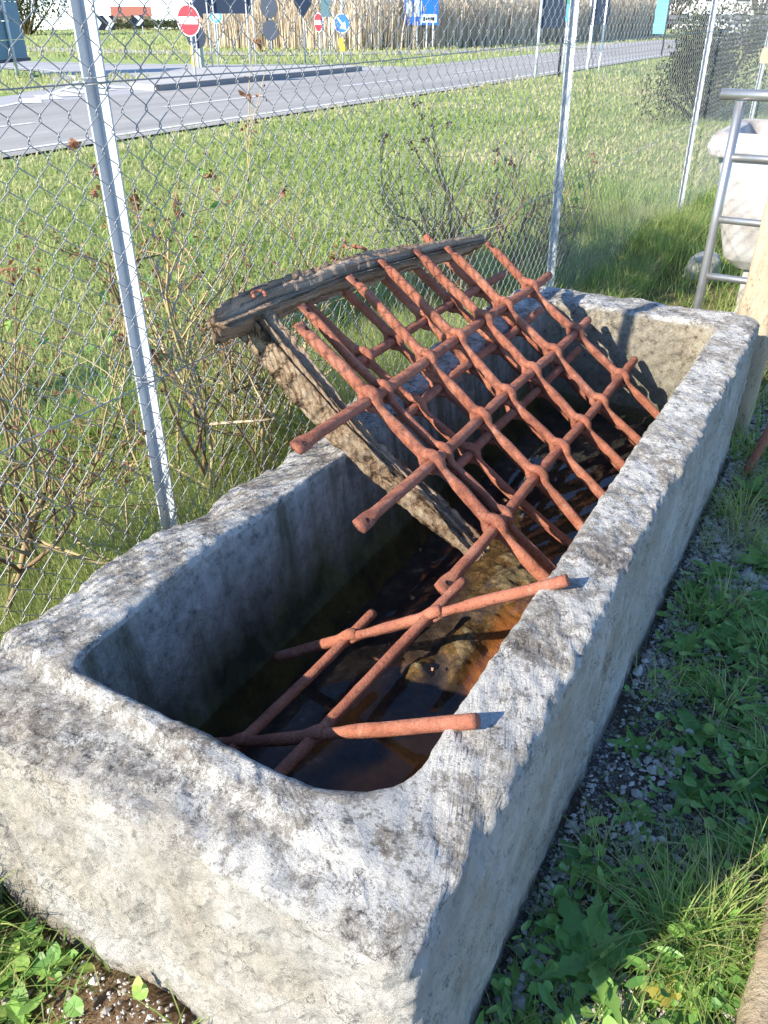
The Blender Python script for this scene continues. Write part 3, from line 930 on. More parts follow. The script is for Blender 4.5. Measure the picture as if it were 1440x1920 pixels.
# ------------------------------------------------------------------ chain link fence
FX = -1.47
def chain_fence():
    f = thing('chain_link_fence', 'grey chain link fence on angle iron posts running along behind the trough', 'fence', (FX, 0, 0))
    pit, zp, ztop = 0.0355, 0.0365, 1.78
    nb = int((ztop - 0.03) / zp)
    meshes = []
    for ph in (0, 1):
        pts = []
        for k in range(nb + 1):
            s = 1 if (k + ph) % 2 else -1
            z = 0.03 + k * zp
            y = s * (pit / 2 + 0.0016)
            pts.append((0.0036 * s, y - s * 0.0014, z - 0.006))
            pts.append((0.0, y, z))
            pts.append((-0.0036 * s, y - s * 0.0014, z + 0.006))
        mb = MB()
        tube(mb, pts, 0.00128, 5, (1, 0, 0.02), cap=False)
        meshes.append(mb.mesh('wire', M['wire'], True))
    y0 = 0.55
    rest = MB()
    for k in [*range(470), *range(-19, 0)]:
        y = y0 + k * pit
        if 0 <= k < 290:
            o = link('wire', meshes[k % 2], f, (0.052 + 0.006 * math.sin(y * 1.9), y, 0.004 * math.sin(y * 2.7)))
        else:
            me = meshes[k % 2]
            nv = len(me.vertices)
            co = np.zeros(nv * 3, np.float32)
            me.vertices.foreach_get('co', co)
            q = np.zeros(len(me.polygons) * 4, np.int32)
            me.polygons.foreach_get('vertices', q)
            rest.add(co.reshape(-1, 3) + np.array([0.052, y, 0]), [q.reshape(-1, 4).astype(np.int64)])
    tag(rest.build('far_wire', M['wire'], f, smooth=True), kind='stuff')
    for z in (1.43, 0.78, 0.10):
        mb = MB()
        t = np.linspace(-0.14, 17.5, 204)
        tube(mb, np.c_[np.full(204, 0.058), t, z + 0.004 * np.sin(t * 2.1)], 0.0017, 5, cap=False)
        mb.build('tension_wire', M['wire'], f, smooth=True)
    for k, (y, tx, ty) in enumerate(((1.335, 0, 0), (4.42, -0.028, -0.02), (7.78, -0.02, -0.02), (11.0, 0, 0), (14.2, 0, 0), (17.4, 0, 0))):
        a, b = 0.029, 0.039
        pr = [(0.0, -a), (0.0045, -a), (0.0045, -0.0045), (b, -0.0045), (b, 0.0), (-0.007, 0.0), (-0.007, -0.0045), (0.0, -0.0045)]
        mb = MB()
        V = []
        for z in (-0.3, 1.95):
            s = (z - 0.0) / 1.6
            V += [(x + tx * s, yy + ty * s, z) for x, yy in pr]
        n = len(pr)
        F = [(i, (i + 1) % n, n + (i + 1) % n, n + i) for i in range(n)] + [tuple(range(n, 2 * n))]
        mb.add(V, F)
        o = mb.build('post', M['galv'], f, loc=(0, y, 0))
        for z in (1.43, 0.78):
            m2 = MB()
            t = np.linspace(0, 2 * math.pi * 2.6, 40)
            tube(m2, np.c_[0.018 + 0.034 * np.cos(t), -0.014 + 0.024 * np.sin(t), z + 0.0018 * t - 0.012], 0.0014, 5, cap=False)
            m2.build('tie_wire', M['wire'], o, smooth=True, loc=(tx * z / 1.6, ty * z / 1.6, 0))
chain_fence()

# ------------------------------------------------------------------ plants
def blades(mb, X, Y, Z, h, w, lean, az=None, segs=3, v=None, droop=0.5, mi=0):
    n = len(X)
    az = RNG.random(n) * 2 * math.pi if az is None else az
    v = RNG.random(n) if v is None else v
    D = np.stack([np.cos(az), np.sin(az), np.zeros(n)], 1)
    face = az + math.pi / 2 + RNG.normal(0, 0.5, n)
    S = np.stack([np.cos(face), np.sin(face), np.zeros(n)], 1)
    B = np.stack([X, Y, Z], 1)
    rows, tv = [], []
    for k in range(segs + 1):
        t = k / segs
        c = B + D * (h * lean * t ** 1.7)[:, None] + np.array([0, 0, 1.0]) * (h * (t - droop * lean * t * t * 0.6))[:, None]
        ww = w * (1 - t ** 1.6) * (0.75 + 0.5 * min(t * 3, 1) * 0.5)
        if k < segs:
            rows += [c - S * ww[:, None] * 0.5, c + S * ww[:, None] * 0.5]
            tv += [t, t]
        else:
            rows.append(c)
            tv.append(1)
    m = len(rows)
    V = np.stack(rows, 1).reshape(-1, 3)
    b = np.arange(n)[:, None] * m
    Q = np.concatenate([b + np.array([[2 * k, 2 * k + 1, 2 * k + 3, 2 * k + 2]]) for k in range(segs - 1)]) if segs > 1 else np.zeros((0, 4), int)
    T = b + np.array([[2 * segs - 2, 2 * segs - 1, 2 * segs]])
    return mb.add(V, [Q, T], mi, v=np.repeat(v, m), t=np.tile(np.array(tv, float), n))

def in_trough(X, Y, m=0.01):
    return (X > OX0 - m) & (X < OX1 + m) & (Y > OY0 - m) & (Y < OY1 + m)

def scatter(n, x0, x1, y0, y1, dens=None, seed=0):
    r = np.random.default_rng(seed)
    X, Y = r.uniform(x0, x1, n), r.uniform(y0, y1, n)
    k = ~in_trough(X, Y)
    if dens is not None:
        k &= r.random(n) < dens(X, Y)
    return X[k], Y[k]

def fence_grass():
    mb = MB()
    clump = lambda f, s: (lambda X, Y: sstep(-0.25, 0.25, fbm(np.stack([X, Y, 0 * X], 1), f, 3, s)))
    # fresh tufts between trough, fence and lawn
    X, Y = scatter(125000, -2.7, -1.12, 0.1, 7.2, lambda X, Y: (0.25 + 0.75 * clump(3.2, 61)(X, Y)) * (1 - 0.6 * sstep(-2.2, -2.7, X)))
    n = len(X)
    d = np.sqrt(X * X + Y * Y)
    h = RNG.uniform(0.07, 0.25, n) * (0.7 + 0.6 * clump(1.7, 62)(X, Y)) * (1 + 0.25 * sstep(3, 6, Y))
    v = np.clip(RNG.beta(1.9, 2.2, n) * 0.78 + 0.26 * clump(1.1, 63)(X, Y) * RNG.random(n), 0, 1)
    blades(mb, X, Y, ground_z(X, Y), h, RNG.uniform(0.0025, 0.006, n) * (0.8 + 0.1 * d), RNG.uniform(0.1, 1.0, n), segs=3, v=v)
    X, Y = scatter(26000, -1.75, -1.16, 0.3, 3.4, lambda X, Y: 0.25 + 0.75 * clump(2.6, 66)(X, Y))
    n = len(X)
    blades(mb, X, Y, ground_z(X, Y), RNG.uniform(0.16, 0.42, n) * (0.75 + 0.5 * clump(1.9, 67)(X, Y)), RNG.uniform(0.0035, 0.0075, n), RNG.uniform(0.15, 0.9, n), math.pi + RNG.normal(0, 0.75, n), segs=4, v=np.clip(RNG.beta(2.2, 2.6, n) * 0.8 + 0.1, 0, 1), droop=0.8)
    X, Y = scatter(42000, -3.0, -1.5, 0.2, 4.6, lambda X, Y: (0.2 + 0.8 * clump(2.0, 69)(X, Y)) * sstep(-3.0, -2.3, X))
    n = len(X)
    blades(mb, X, Y, ground_z(X, Y), RNG.uniform(0.14, 0.42, n) * (0.6 + 0.5 * clump(1.3, 70)(X, Y)), RNG.uniform(0.004, 0.008, n), RNG.uniform(0.2, 1.1, n), segs=3, v=np.clip(RNG.normal(0.52, 0.17, n), 0, 1), droop=0.8)
    X, Y = scatter(2600, -2.0, -1.17, 0.3, 3.6, lambda X, Y: 0.2 + 0.8 * clump(3.1, 68)(X, Y))
    n = len(X)
    blades(mb, X, Y, ground_z(X, Y), RNG.uniform(0.15, 0.40, n), RNG.uniform(0.007, 0.013, n), RNG.uniform(0.3, 1.2, n), math.pi + RNG.normal(0, 0.9, n), segs=5, v=np.clip(RNG.beta(2.4, 2.4, n), 0, 0.75), droop=1.0)
    # long shaded tufts along the fence by the far end
    X, Y = scatter(16000, -2.4, -0.2, 3.2, 8.5, lambda X, Y: clump(1.6, 64)(X, Y))
    n = len(X)
    blades(mb, X, Y, ground_z(X, Y), RNG.uniform(0.12, 0.34, n), RNG.uniform(0.004, 0.009, n), RNG.uniform(0.2, 1.1, n), segs=4, v=RNG.beta(2.0, 2.8, n))
    # far verge on the right beyond the trough
    X, Y = scatter(26000, -1.5, 2.5, 3.2, 12, lambda X, Y: 0.3 + 0.7 * clump(1.2, 65)(X, Y))
    n = len(X)
    blades(mb, X, Y, ground_z(X, Y), RNG.uniform(0.04, 0.15, n), RNG.uniform(0.005, 0.011, n), RNG.uniform(0.2, 1.0, n), segs=2, v=RNG.beta(1.6, 2.4, n))
    tag(mb.build('grass', M['grass']), kind='stuff')
    # straw
    mb = MB()
    X, Y = scatter(52000, -2.5, -1.12, 0.1, 6.5, lambda X, Y: 0.15 + 0.85 * clump(2.2, 71)(X, Y))
    n = len(X)
    blades(mb, X, Y, ground_z(X, Y) + RNG.uniform(0, 0.03, n), RNG.uniform(0.06, 0.26, n), RNG.uniform(0.0018, 0.0038, n), RNG.uniform(0.3, 1.5, n), segs=4, droop=1.1)
    tag(mb.build('dry_grass', M['straw']), kind='stuff')
fence_grass()

def lawn():
    mb = MB()
    n = 150000
    r = np.exp(RNG.uniform(math.log(2.6), math.log(26), n))
    a = R(-88) + RNG.random(n) * R(100)
    X, Y = r * np.sin(a), r * np.cos(a)
    k = ((X < -2.15) | (Y > 8.0)) & (X > -9.4 + 0.25 * RNG.normal(0, 1, n)) & (X < 1.5)
    X, Y, r = X[k], Y[k], r[k]
    n = len(X)
    P = np.stack([X, Y, 0 * X], 1)
    v = np.clip(0.40 + 0.8 * fbm(P, 0.55, 4, 81) + RNG.normal(0, 0.24, n) + 0.35 * sstep(-8.2, -9.3, X), 0, 1)
    blades(mb, X, Y, ground_z(X, Y), RNG.uniform(0.025, 0.085, n) * (1 + 0.02 * r), 0.0022 * r + 0.002, RNG.uniform(0.2, 1.1, n), segs=2, v=v)
    tag(mb.build('lawn_grass', M['lawn']), kind='stuff')
    # rough verges beyond the road
    mb = MB()
    n = 60000
    r = np.exp(RNG.uniform(math.log(15), math.log(110), n))
    a = R(-80) + RNG.random(n) * R(86)
    X, Y = r * np.sin(a), r * np.cos(a)
    ok = (X < -15.2) & ~((X > -30) & (Y < 26) & (Y > 20) & (X < -15)) & (Y > 24.5 + 0.0 * X) | ((X < -17.5) & (Y > 12) & (Y < 18.6 + 0.25 * (X + 22)) & (X > -27))
    ok |= (X > -8.6) & (X < -2) & (Y > 20)
    X, Y, r = X[ok], Y[ok], r[ok]
    n = len(X)
    blades(mb, X, Y, 0 * X, RNG.uniform(0.08, 0.22, n), 0.0018 * r, RNG.uniform(0.2, 0.9, n), segs=2, v=np.clip(RNG.normal(0.62, 0.2, n), 0, 1))
    tag(mb.build('verge_grass', M['lawn']), kind='stuff')
lawn()

def reeds():
    mb = MB()
    X, Y = [], []
    line = smooth_line([(-33, 37.6), (-29, 38.6), (-24.5, 38.2), (-21.8, 42.5), (-19.8, 50.5), (-18.3, 60), (-17.3, 72)], 60)
    n = 15000
    s = RNG.random(n) * 59
    i = s.astype(int)
    P = line[i] + (line[np.minimum(i + 1, 59)] - line[i]) * (s - i)[:, None]
    dp = RNG.exponential(1.3, n)
    X = P[:, 0] - dp * 0.75 + RNG.normal(0, 0.25, n)
    Y = P[:, 1] + dp * 0.9 + RNG.normal(0, 0.25, n)
    h = RNG.uniform(1.6, 3.7, n) * (0.75 + 0.25 * np.minimum(dp, 1.0))
    v = np.clip(0.5 + 0.5 * fbm(np.stack([X, Y, 0 * X], 1), 0.5, 3, 91) + RNG.normal(0, 0.2, n), 0, 1)
    blades(mb, X, Y, 0 * X, h, RNG.uniform(0.03, 0.075, n), RNG.uniform(0.02, 0.28, n), segs=3, v=v)
    # feathery plumes
    k = RNG.choice(n, 3500, False)
    for q in range(3):
        blades(mb, X[k], Y[k], h[k] * 0.88, RNG.uniform(0.25, 0.5, len(k)), RNG.uniform(0.06, 0.12, len(k)), RNG.uniform(0.2, 0.7, len(k)), segs=2, v=np.clip(v[k] + 0.25, 0, 1))
    tag(mb.build('reeds', M['reed']), kind='stuff')
reeds()

LIMIT = None
def grow(mb, base, direction, length, r, depth, tips, rng, spread=0.6, v=0.5, thick=5, lift=0.15):
    n = 6
    P = [np.array(base, float)]
    d = np.array(direction, float)
    d /= np.linalg.norm(d)
    for k in range(n):
        if LIMIT is not None and P[-1][0] + LIMIT[0] > -1.42:
            d[0] = -abs(d[0]) - 0.15
        d = d + rng.normal(0, 0.13, 3) + np.array([0, 0, lift * 0.2])
        d /= np.linalg.norm(d)
        P.append(P[-1] + d * length / n)
    P = np.array(P)
    tube(mb, P, np.linspace(r, r * 0.55, n + 1), thick, cap=False, v=np.clip(v + rng.normal(0, 0.18), 0, 1), t=0)
    if depth <= 0:
        tips.append((P[-1], d)); tips.append((P[4], d))
        if rng.random() < 0.5: tips.append((P[3], d))
        return
    for k in range(int(rng.integers(2, 5))):
        i = int(rng.integers(2, n + 1))
        nd = d + rng.normal(0, spread, 3)
        grow(mb, P[i], nd, length * rng.uniform(0.45, 0.8), max(r * 0.64, 0.0019), depth - 1, tips, rng, spread, v, max(3, thick - 1), lift)

def leaf_quads(mb, tips, rng, n_per, size, curl, spreadv=0.03, mi=0, vlo=0.0, vhi=1.0):
    for p, d in tips:
        for _ in range(int(rng.integers(n_per[0], n_per[1] + 1))):
            s = size * rng.uniform(0.6, 1.3)
            ax = rng.normal(0, 1, 3) + np.array([0, 0, -0.3])
            ax /= np.linalg.norm(ax)
            sd = np.cross(ax, rng.normal(0, 1, 3))
            sd /= np.linalg.norm(sd) + 1e-9
            up_ = np.cross(ax, sd)
            c = p + rng.normal(0, spreadv, 3)
            V = [c, c + ax * s * .45 + sd * s * .28 + up_ * curl * s, c + ax * s + up_ * curl * s * rng.uniform(-1, 1.5), c + ax * s * .45 - sd * s * .28 + up_ * curl * s, c + ax * s * .5]
            mb.add(V, [(0, 1, 4), (1, 2, 4), (2, 3, 4), (3, 0, 4)], mi, v=rng.uniform(vlo, vhi), t=0)

def rose_bush(label, loc, stems, height, seed, dead=(2, 4), green=0.06, lean=(0, 0), depth=3, r=0.0068, group=None, leafsize=0.0145):
    global LIMIT
    LIMIT = loc
    rng = np.random.default_rng(seed)
    t = thing('rose_bush', label, 'bush', loc, group=group)
    mb = MB()
    tips = []
    for k in range(stems):
        a = rng.random() * 2 * math.pi
        b = (rng.normal(0, 0.10), rng.normal(0, 0.18), -0.02)
        d = (0.32 * math.cos(a) + lean[0] + rng.normal(0, .12), 0.32 * math.sin(a) + lean[1] + rng.normal(0, .12), 1.0)
        grow(mb, b, d, height * rng.uniform(0.42, 0.66), r * rng.uniform(0.7, 1.5), depth, tips, rng, 0.50, rng.uniform(0.0, 0.9), 5, 0.35)
    mb.build('stems', M['twig'], t, smooth=True)
    # dry leaves hang in sprays on some shoots, most shoots are bare
    m2 = MB()
    cl = [p for p in tips if vnoise(p[0][None] + seed, 4.5, seed)[0] > -0.22]
    leaf_quads(m2, cl, rng, dead, leafsize, 0.45, 0.012)
    o = m2.build('dead_leaves', M['dead'], t)
    o['kind'] = 'stuff'
    m3 = MB()
    sel = [tips[i] for i in range(len(tips)) if rng.random() < green]
    if sel:
        leaf_quads(m3, sel, rng, (1, 2), 0.040, 0.12, 0.012, 0, 0.0, 0.8)
        m3.build('green_leaves', M['weed'], t)['kind'] = 'stuff'
    hi = sorted(tips, key=lambda q: -q[0][2])[:40:4]
    for p, d in hi:
        m4 = MB()
        leaf_quads(m4, [(p, d)], rng, (8, 12), 0.019, 0.5, 0.005, 0, 0.2, 0.9)
        m4.build('withered_flower', M['dead'], t)
    return t
rose_bush('rose bush with dry reddish leaves behind the fence at the nearest post', (-1.74, 1.05, 0), 8, 1.15, 101, (1, 3), 0.03, (0, 0.1))
rose_bush('straggly rose bush with withered flowers just beyond the nearest fence post', (-1.72, 1.62, 0), 7, 1.12, 102, (1, 3), 0.03, (0, 0.15))
rose_bush('low rose bush with brown leaf clusters reaching over the end of the wooden beam', (-1.80, 2.10, 0), 7, 0.95, 103, (1, 3), 0.02, (0.05, 0.1))
rose_bush('thin twiggy rose bush with few leaves in front of the second fence post', (-1.85, 4.10, 0), 12, 1.05, 104, (0, 2), 0.02, (-0.05, -0.02), 3, 0.0075)
rose_bush('sprawling bush with small dark leaves leaning right beyond the second fence post', (-1.75, 4.85, 0), 8, 0.85, 105, (0, 2), 0.12, (0.1, 0.65), 3, 0.0070)

def bare_tree(label, loc, h, seed, group=None, spread=0.5, dark=0.1):
    global LIMIT
    LIMIT = None
    rng = np.random.default_rng(seed)
    t = thing('bare_tree', label, 'tree', loc, group=group)
    mb = MB()
    tube(mb, [(0, 0, -0.2), (0.05, 0, h * .2), (0, 0.1, h * .42)], [h * .028, h * .022, h * .018], 8, v=dark, t=0)
    mb.build('trunk', M['twig'], t, smooth=True)
    mb = MB()
    tips = []
    for k in range(8):
        a = rng.random() * 6.28
        grow(mb, (0, 0, h * rng.uniform(.18, .42)), (0.75 * math.cos(a), 0.75 * math.sin(a), 0.8), h * .42, h * .011, 3, tips, rng, spread, dark, 4)
    mb.build('crown', M['twig'], t, smooth=True)
    return t
def leafy(label, name, cat, loc, sx, sy, h, n, leaf, mat, seed, group=None, trunk=0.0, lo=0.0):
    rng = np.random.default_rng(seed)
    t = thing(name, label, cat, loc, group=group)
    mb = MB()
    k = 16
    cen = [(rng.uniform(-sx * .62, sx * .62), rng.uniform(-sy * .62, sy * .62), lo + (h - lo) * rng.uniform(0.18, 0.78)) for _ in range(k)]
    for c in cen:
        tube(mb, [(c[0] * .1, c[1] * .1, -0.1), (c[0] * .5, c[1] * .5, (lo + c[2]) * 0.4), c], [h * .022, h * .014, h * .006], 5, v=0.1, t=0)
    mb.build('trunk', M['twig'], t, smooth=True)
    mb = MB()
    q = rng.integers(0, k, n)
    rad = np.array([rng.uniform(0.45, 0.95) for _ in range(k)])
    d = rng.normal(0, 1, (n, 3))
    d /= np.linalg.norm(d, axis=1)[:, None]
    rr = rng.random(n) ** 0.45 * rad[q]
    C = np.array(cen)[q] + d * np.array([sx * .55, sy * .55, (h - lo) * .34]) * rr[:, None]
    keep = C[:, 2] > lo * 0.7
    C = C[keep]
    n = len(C)
    az = rng.random(n) * 6.28
    blades(mb, C[:, 0], C[:, 1], C[:, 2], leaf * rng.uniform(0.6, 1.3, n), leaf * rng.uniform(0.35, 0.6, n), rng.uniform(0.3, 1.6, n), az, 2, rng.random(n), 1.2)
    mb.build('crown', mat, t)
    return t
# ------------------------------------------------------------------ weeds and gravel on the right of the trough
def gravel():
    r = np.random.default_rng(5)
    base = np.array([(1, 0, 0), (-1, 0, 0), (0, 1, 0), (0, -1, 0), (0, 0, 1), (0, 0, -1)], float)
    F = [(0, 2, 4), (2, 1, 4), (1, 3, 4), (3, 0, 4), (2, 0, 5), (1, 2, 5), (3, 1, 5), (0, 3, 5)]
    # one subdivision
    V = [tuple(v) for v in base]
    idx = {}
    def mid(a, b):
        k = (min(a, b), max(a, b))
        if k not in idx:
            m = (np.array(V[a]) + np.array(V[b]))
            V.append(tuple(m / np.linalg.norm(m)))
            idx[k] = len(V) - 1
        return idx[k]
    F2 = []
    for a, b, c in F:
        ab, bc, ca = mid(a, b), mid(b, c), mid(c, a)
        F2 += [(a, ab, ca), (ab, b, bc), (ca, bc, c), (ab, bc, ca)]
    V = np.array(V)
    F2 = np.array(F2)
    def dens(X, Y):
        return 0.12 + 0.88 * sstep(-0.12, 0.22, fbm(np.stack([X, Y, 0 * X], 1), 2.6, 3, 111))
    X, Y = scatter(26000, -0.24, 0.95, 0.2, 4.0, dens, 6)
    X2, Y2 = scatter(160, -1.7, -0.3, 0.1, 0.46, None, 7)
    X, Y = np.r_[X, X2], np.r_[Y, Y2]
    n = len(X)
    mb = MB()
    def stones(X, Y, med, V, F2):
        n = len(X)
        s = np.clip(r.lognormal(math.log(med), 0.42, n), 0.0022, 0.02)
        VV = V[None] * (s[:, None, None] * r.uniform(0.6, 1.35, (n, 1, 3)) * np.array([1, 1, 0.7])) * r.uniform(0.75, 1.2, (n, len(V), 1))
        a = r.random(n) * 6.28
        c, sn = np.cos(a)[:, None], np.sin(a)[:, None]
        VV = np.stack([VV[..., 0] * c - VV[..., 1] * sn, VV[..., 0] * sn + VV[..., 1] * c, VV[..., 2]], -1)
        VV += np.stack([X, Y, ground_z(X, Y) + s * 0.25], 1)[:, None]
        FF = (np.asarray(F2)[None] + (np.arange(n) * len(V))[:, None, None]).reshape(-1, 3)
        mb.add(VV.reshape(-1, 3), [FF], 0, v=np.repeat(r.random(n), len(V)))
    stones(X, Y, 0.0055, V, F2)
    Xs, Ys = scatter(60000, -0.24, 0.6, 0.5, 3.2, lambda X, Y: np.maximum(sstep(-0.04, -0.14, X) * dens(X * 1.0, Y + 3.0), dens(X, Y) * 0.45), 8)
    stones(Xs, Ys, 0.0042, base, F)
    Xs, Ys = scatter(2600, -1.15, -0.42, 0.12, 0.47, lambda X, Y: np.exp(-((X + 0.70) / 0.2) ** 2 - ((Y - 0.36) / 0.14) ** 2), 14)
    stones(Xs, Ys, 0.0030, base, F)
    t = NT('limestone_gravel')
    col = t.ramp(t.attr('v'), [(0.0, (0.22, 0.195, 0.165)), (0.4, (0.41, 0.375, 0.325)), (0.75, (0.57, 0.53, 0.475)), (1.0, (0.70, 0.66, 0.60))])
    col = t.mix(t.math('MULTIPLY', t.noise(160, 4, 0.6, t.obj()), 0.4), col, (0.2, 0.18, 0.15))
    mb.build('gravel', t.done(col, 0.9), smooth=False)['kind'] = 'stuff'
gravel()

def side_plants():
    cl = lambda f, s: (lambda X, Y: sstep(-0.2, 0.25, fbm(np.stack([X, Y, 0 * X], 1), f, 3, s)))
    mb = MB()
    # tufts
    tuft = [(0.05, 1.05, 170, .16), (0.10, 1.10, 170, .15), (0.14, 1.16, 130, .14), (-0.03, 1.12, 70, .13), (0.15, 1.03, 120, .12), (0.20, 1.3, 120, .15), (0.12, 0.98, 60, .09), (-0.15, 1.72, 60, .11), (-0.12, 2.05, 90, .13), (-0.16, 2.75, 90, .14), (-0.07, 2.62, 110, .15),
            (0.02, 1.75, 110, .13), (0.10, 1.98, 120, .15), (-0.06, 2.15, 120, .14), (0.16, 1.62, 90, .12), (0.05, 2.55, 130, .16), (-0.1, 2.75, 130, .16), (0.2, 2.3, 140, .16), (0.02, 3.05, 140, .16), (0.3, 2.8, 160, .16),
            (-0.14, 3.3, 140, .16), (0.25, 1.9, 140, .14), (0.35, 1.5, 150, .15), (-0.13, 1.15, 45, .10), (-0.17, 2.5, 60, .10), (-0.02, 0.72, 60, .10)]
    for i, (x, y, n, h) in enumerate(tuft):
        n = int(n * 0.8)
        X, Y = RNG.normal(x, 0.035, n), RNG.normal(y, 0.035, n)
        k = ~in_trough(X, Y, 0.005)
        X, Y = X[k], Y[k]
        n = len(X)
        az = np.arctan2(Y - y, X - x) + RNG.normal(0, 0.7, n)
        blades(mb, X, Y, ground_z(X, Y), h * RNG.uniform(0.5, 1.5, n), RNG.uniform(0.0022, 0.0042, n), RNG.uniform(0.25, 1.5, n), az, 5, np.clip(RNG.beta(2.2, 3.0, n) + (0.25 if RNG.random() < .3 else 0), 0, 1), 1.0)
    X, Y = scatter(30000, -0.22, 1.0, 0.25, 4.5, lambda X, Y: (0.12 + 0.88 * cl(2.1, 121)(X, Y)) * (1 - 0.6 * sstep(-0.08, -0.16, X + 0.05 * np.sin(Y * 9)) * sstep(1.1, 1.3, Y)), 9)
    n = len(X)
    blades(mb, X, Y, ground_z(X, Y), RNG.uniform(0.03, 0.10, n), RNG.uniform(0.002, 0.004, n), RNG.uniform(0.3, 1.5, n), segs=3, v=RNG.beta(1.5, 3.5, n), droop=1.0)
    # left-hand corner by the near face
    X, Y = scatter(7500, -1.9, -0.45, 0.0, 0.47, lambda X, Y: 0.3 + 0.7 * cl(4, 122)(X, Y) - 0.9 * np.exp(-((X + .66) / .14) ** 2 - ((Y - .38) / .10) ** 2), 10)
    n = len(X)
    blades(mb, X, Y, ground_z(X, Y), RNG.uniform(0.04, 0.13, n), RNG.uniform(0.0022, 0.005, n), RNG.uniform(0.3, 1.4, n), segs=4, v=RNG.beta(1.6, 2.4, n), droop=1.0)
    tag(mb.build('tufted_grass', M['grass']), kind='stuff')
    # clover and creeping small leaves
    mb = MB()
    def small(X, Y, hlo, hhi, rlo, rhi, vlo, vhi):
        for x, y in zip(X, Y):
            z = float(ground_z(np.array([x]), np.array([y]))[0]) + RNG.uniform(hlo, hhi)
            rr = RNG.uniform(rlo, rhi)
            nrm = Vector((RNG.normal(0, .35), RNG.normal(0, .35), 1)).normalized()
            q = Vector((0, 0, 1)).rotation_difference(nrm)
            a0 = RNG.random() * 6.28
            pt = RNG.random() < 0.55
            ca, sa = math.cos(a0), math.sin(a0)
            m = 8
            lob = [rr * (1 + 0.13 * math.cos(3 * (a + a0))) for a in np.linspace(0, 6.283, m, endpoint=False)]
            V = [(x, y, z - rr * 0.22)]
            for k in range(m):
                a = k / m * 6.283
                lx, ly = lob[k] * math.cos(a), lob[k] * math.sin(a)
                if pt:
                    lx, ly = lx * 1.9, ly * 0.62 * (1 - 0.35 * math.cos(a))
                p = q @ Vector((lx * ca - ly * sa, lx * sa + ly * ca, rr * 0.12 * math.cos(2 * a + a0)))
                V.append((x + p.x, y + p.y, z + p.z))
            mb.add(V, [(0, 1 + k, 1 + (k + 1) % m) for k in range(m)], 0, v=RNG.uniform(vlo, vhi), t=0)
    X, Y = scatter(9000, -0.22, 0.75, 0.5, 4.4, lambda X, Y: (0.06 + cl(2.3, 131)(X, Y) * 0.9) * (1 - 0.7 * sstep(-0.08, -0.16, X + 0.05 * np.sin(Y * 9)) * sstep(1.1, 1.3, Y)), 12)
    small(X, Y, 0.008, 0.055, 0.005, 0.016, 0.1, 0.85)
    X, Y = scatter(700, -1.7, -0.7, 0.05, 0.46, lambda X, Y: cl(5, 132)(X, Y), 13)
    small(X, Y, 0.01, 0.04, 0.008, 0.018, 0.3, 0.9)
    tag(mb.build('clover', M['weed']), kind='stuff')
side_plants()

def rosette(label, name, loc, n, ln, wd, seed, group=None, vlo=0.05, vhi=0.7, tilt=(0.25, 0.9), yellow=()):
    """plant of broad leaves from one root, each leaf its own mesh with a folded midrib and toothed edge"""
    rng = np.random.default_rng(seed)
    t = thing(name, label, 'weed', loc, group=group)
    for k in range(n):
        a = k * 2.4 + rng.normal(0, 0.25)
        L = ln * rng.uniform(0.6, 1.2)
        Wd = wd * rng.uniform(0.7, 1.2)
        el = rng.uniform(*tilt)
        m = 11
        s = np.linspace(0, 1, m)
        out = L * (s * math.cos(el) + 0.18 * s * s)
        zz = L * (s * math.sin(el) - 0.55 * s * s * math.sin(el) * rng.uniform(0.7, 1.5)) + 0.004
        prof = np.sin(np.clip(s * 1.02, 0, 1) ** 0.75 * math.pi) ** 0.8 * Wd * 0.5
        prof = np.maximum(prof * (1 + 0.22 * np.where(np.arange(m) % 2, 1, -1)), 0.0022)
        prof[-1] = 0.0008
        c, sn = math.cos(a), math.sin(a)
        mid = np.stack([out * c, out * sn, zz], 1)
        sd = np.array([-sn, c, 0])
        lift = np.stack([0 * s, 0 * s, prof * 0.30 * rng.uniform(-0.5, 1.4)], 1)
        V = np.concatenate([mid - sd * prof[:, None] + lift, mid, mid + sd * prof[:, None] + lift])
        i = np.arange(m - 1)
        F = [np.concatenate([np.stack([i, m + i, m + i + 1, i + 1], 1), np.stack([m + i, 2 * m + i, 2 * m + i + 1, m + i + 1], 1)])]
        v = rng.uniform(vlo, vhi)
        yl = k in yellow
        o = MB().add(V, F, 0, v=1.0 if yl else v, t=0).build('leaf', M['weed'], t, smooth=True)
        if yl: o['label'] = 'yellowing leaf'
    return t
rosette('large toothed leafed weed at the foot of the trough near the bottom right', 'broadleaf_weed', (-0.075, 0.925, 0.02), 11, 0.120, 0.046, 201, None, 0.3, 0.75, (0.2, 0.7))
rosette('weed with yellowing leaves at the bottom edge of the photo', 'broadleaf_weed', (0.085, 0.93, 0.01), 8, 0.085, 0.036, 202, None, 0.3, 0.85, (0.15, 0.6), (1, 4, 6))
sp = [(-0.10, 1.30, .07), (0.12, 1.50, .08), (-0.03, 1.62, .075), (0.16, 1.78, .085), (-0.12, 1.92, .08), (0.05, 2.2, .09), (-0.12, 2.35, .09), (0.14, 2.08, .10), (0.08, 2.72, .11), (-0.1, 2.95, .11), (0.22, 1.42, .08), (0.0, 1.42, .06), (0.2, 2.55, .11), (-0.05, 3.4, .12), (-0.16, 1.12, .06), (0.10, 1.34, .07), (-0.05, 1.80, .09), (0.10, 1.66, .08), (-0.16, 2.2, .08), (0.0, 2.48, .1), (-0.02, 2.02, .09), (0.18, 1.9, .1), (-0.15, 1.5, .06), (0.08, 2.9, .12)]
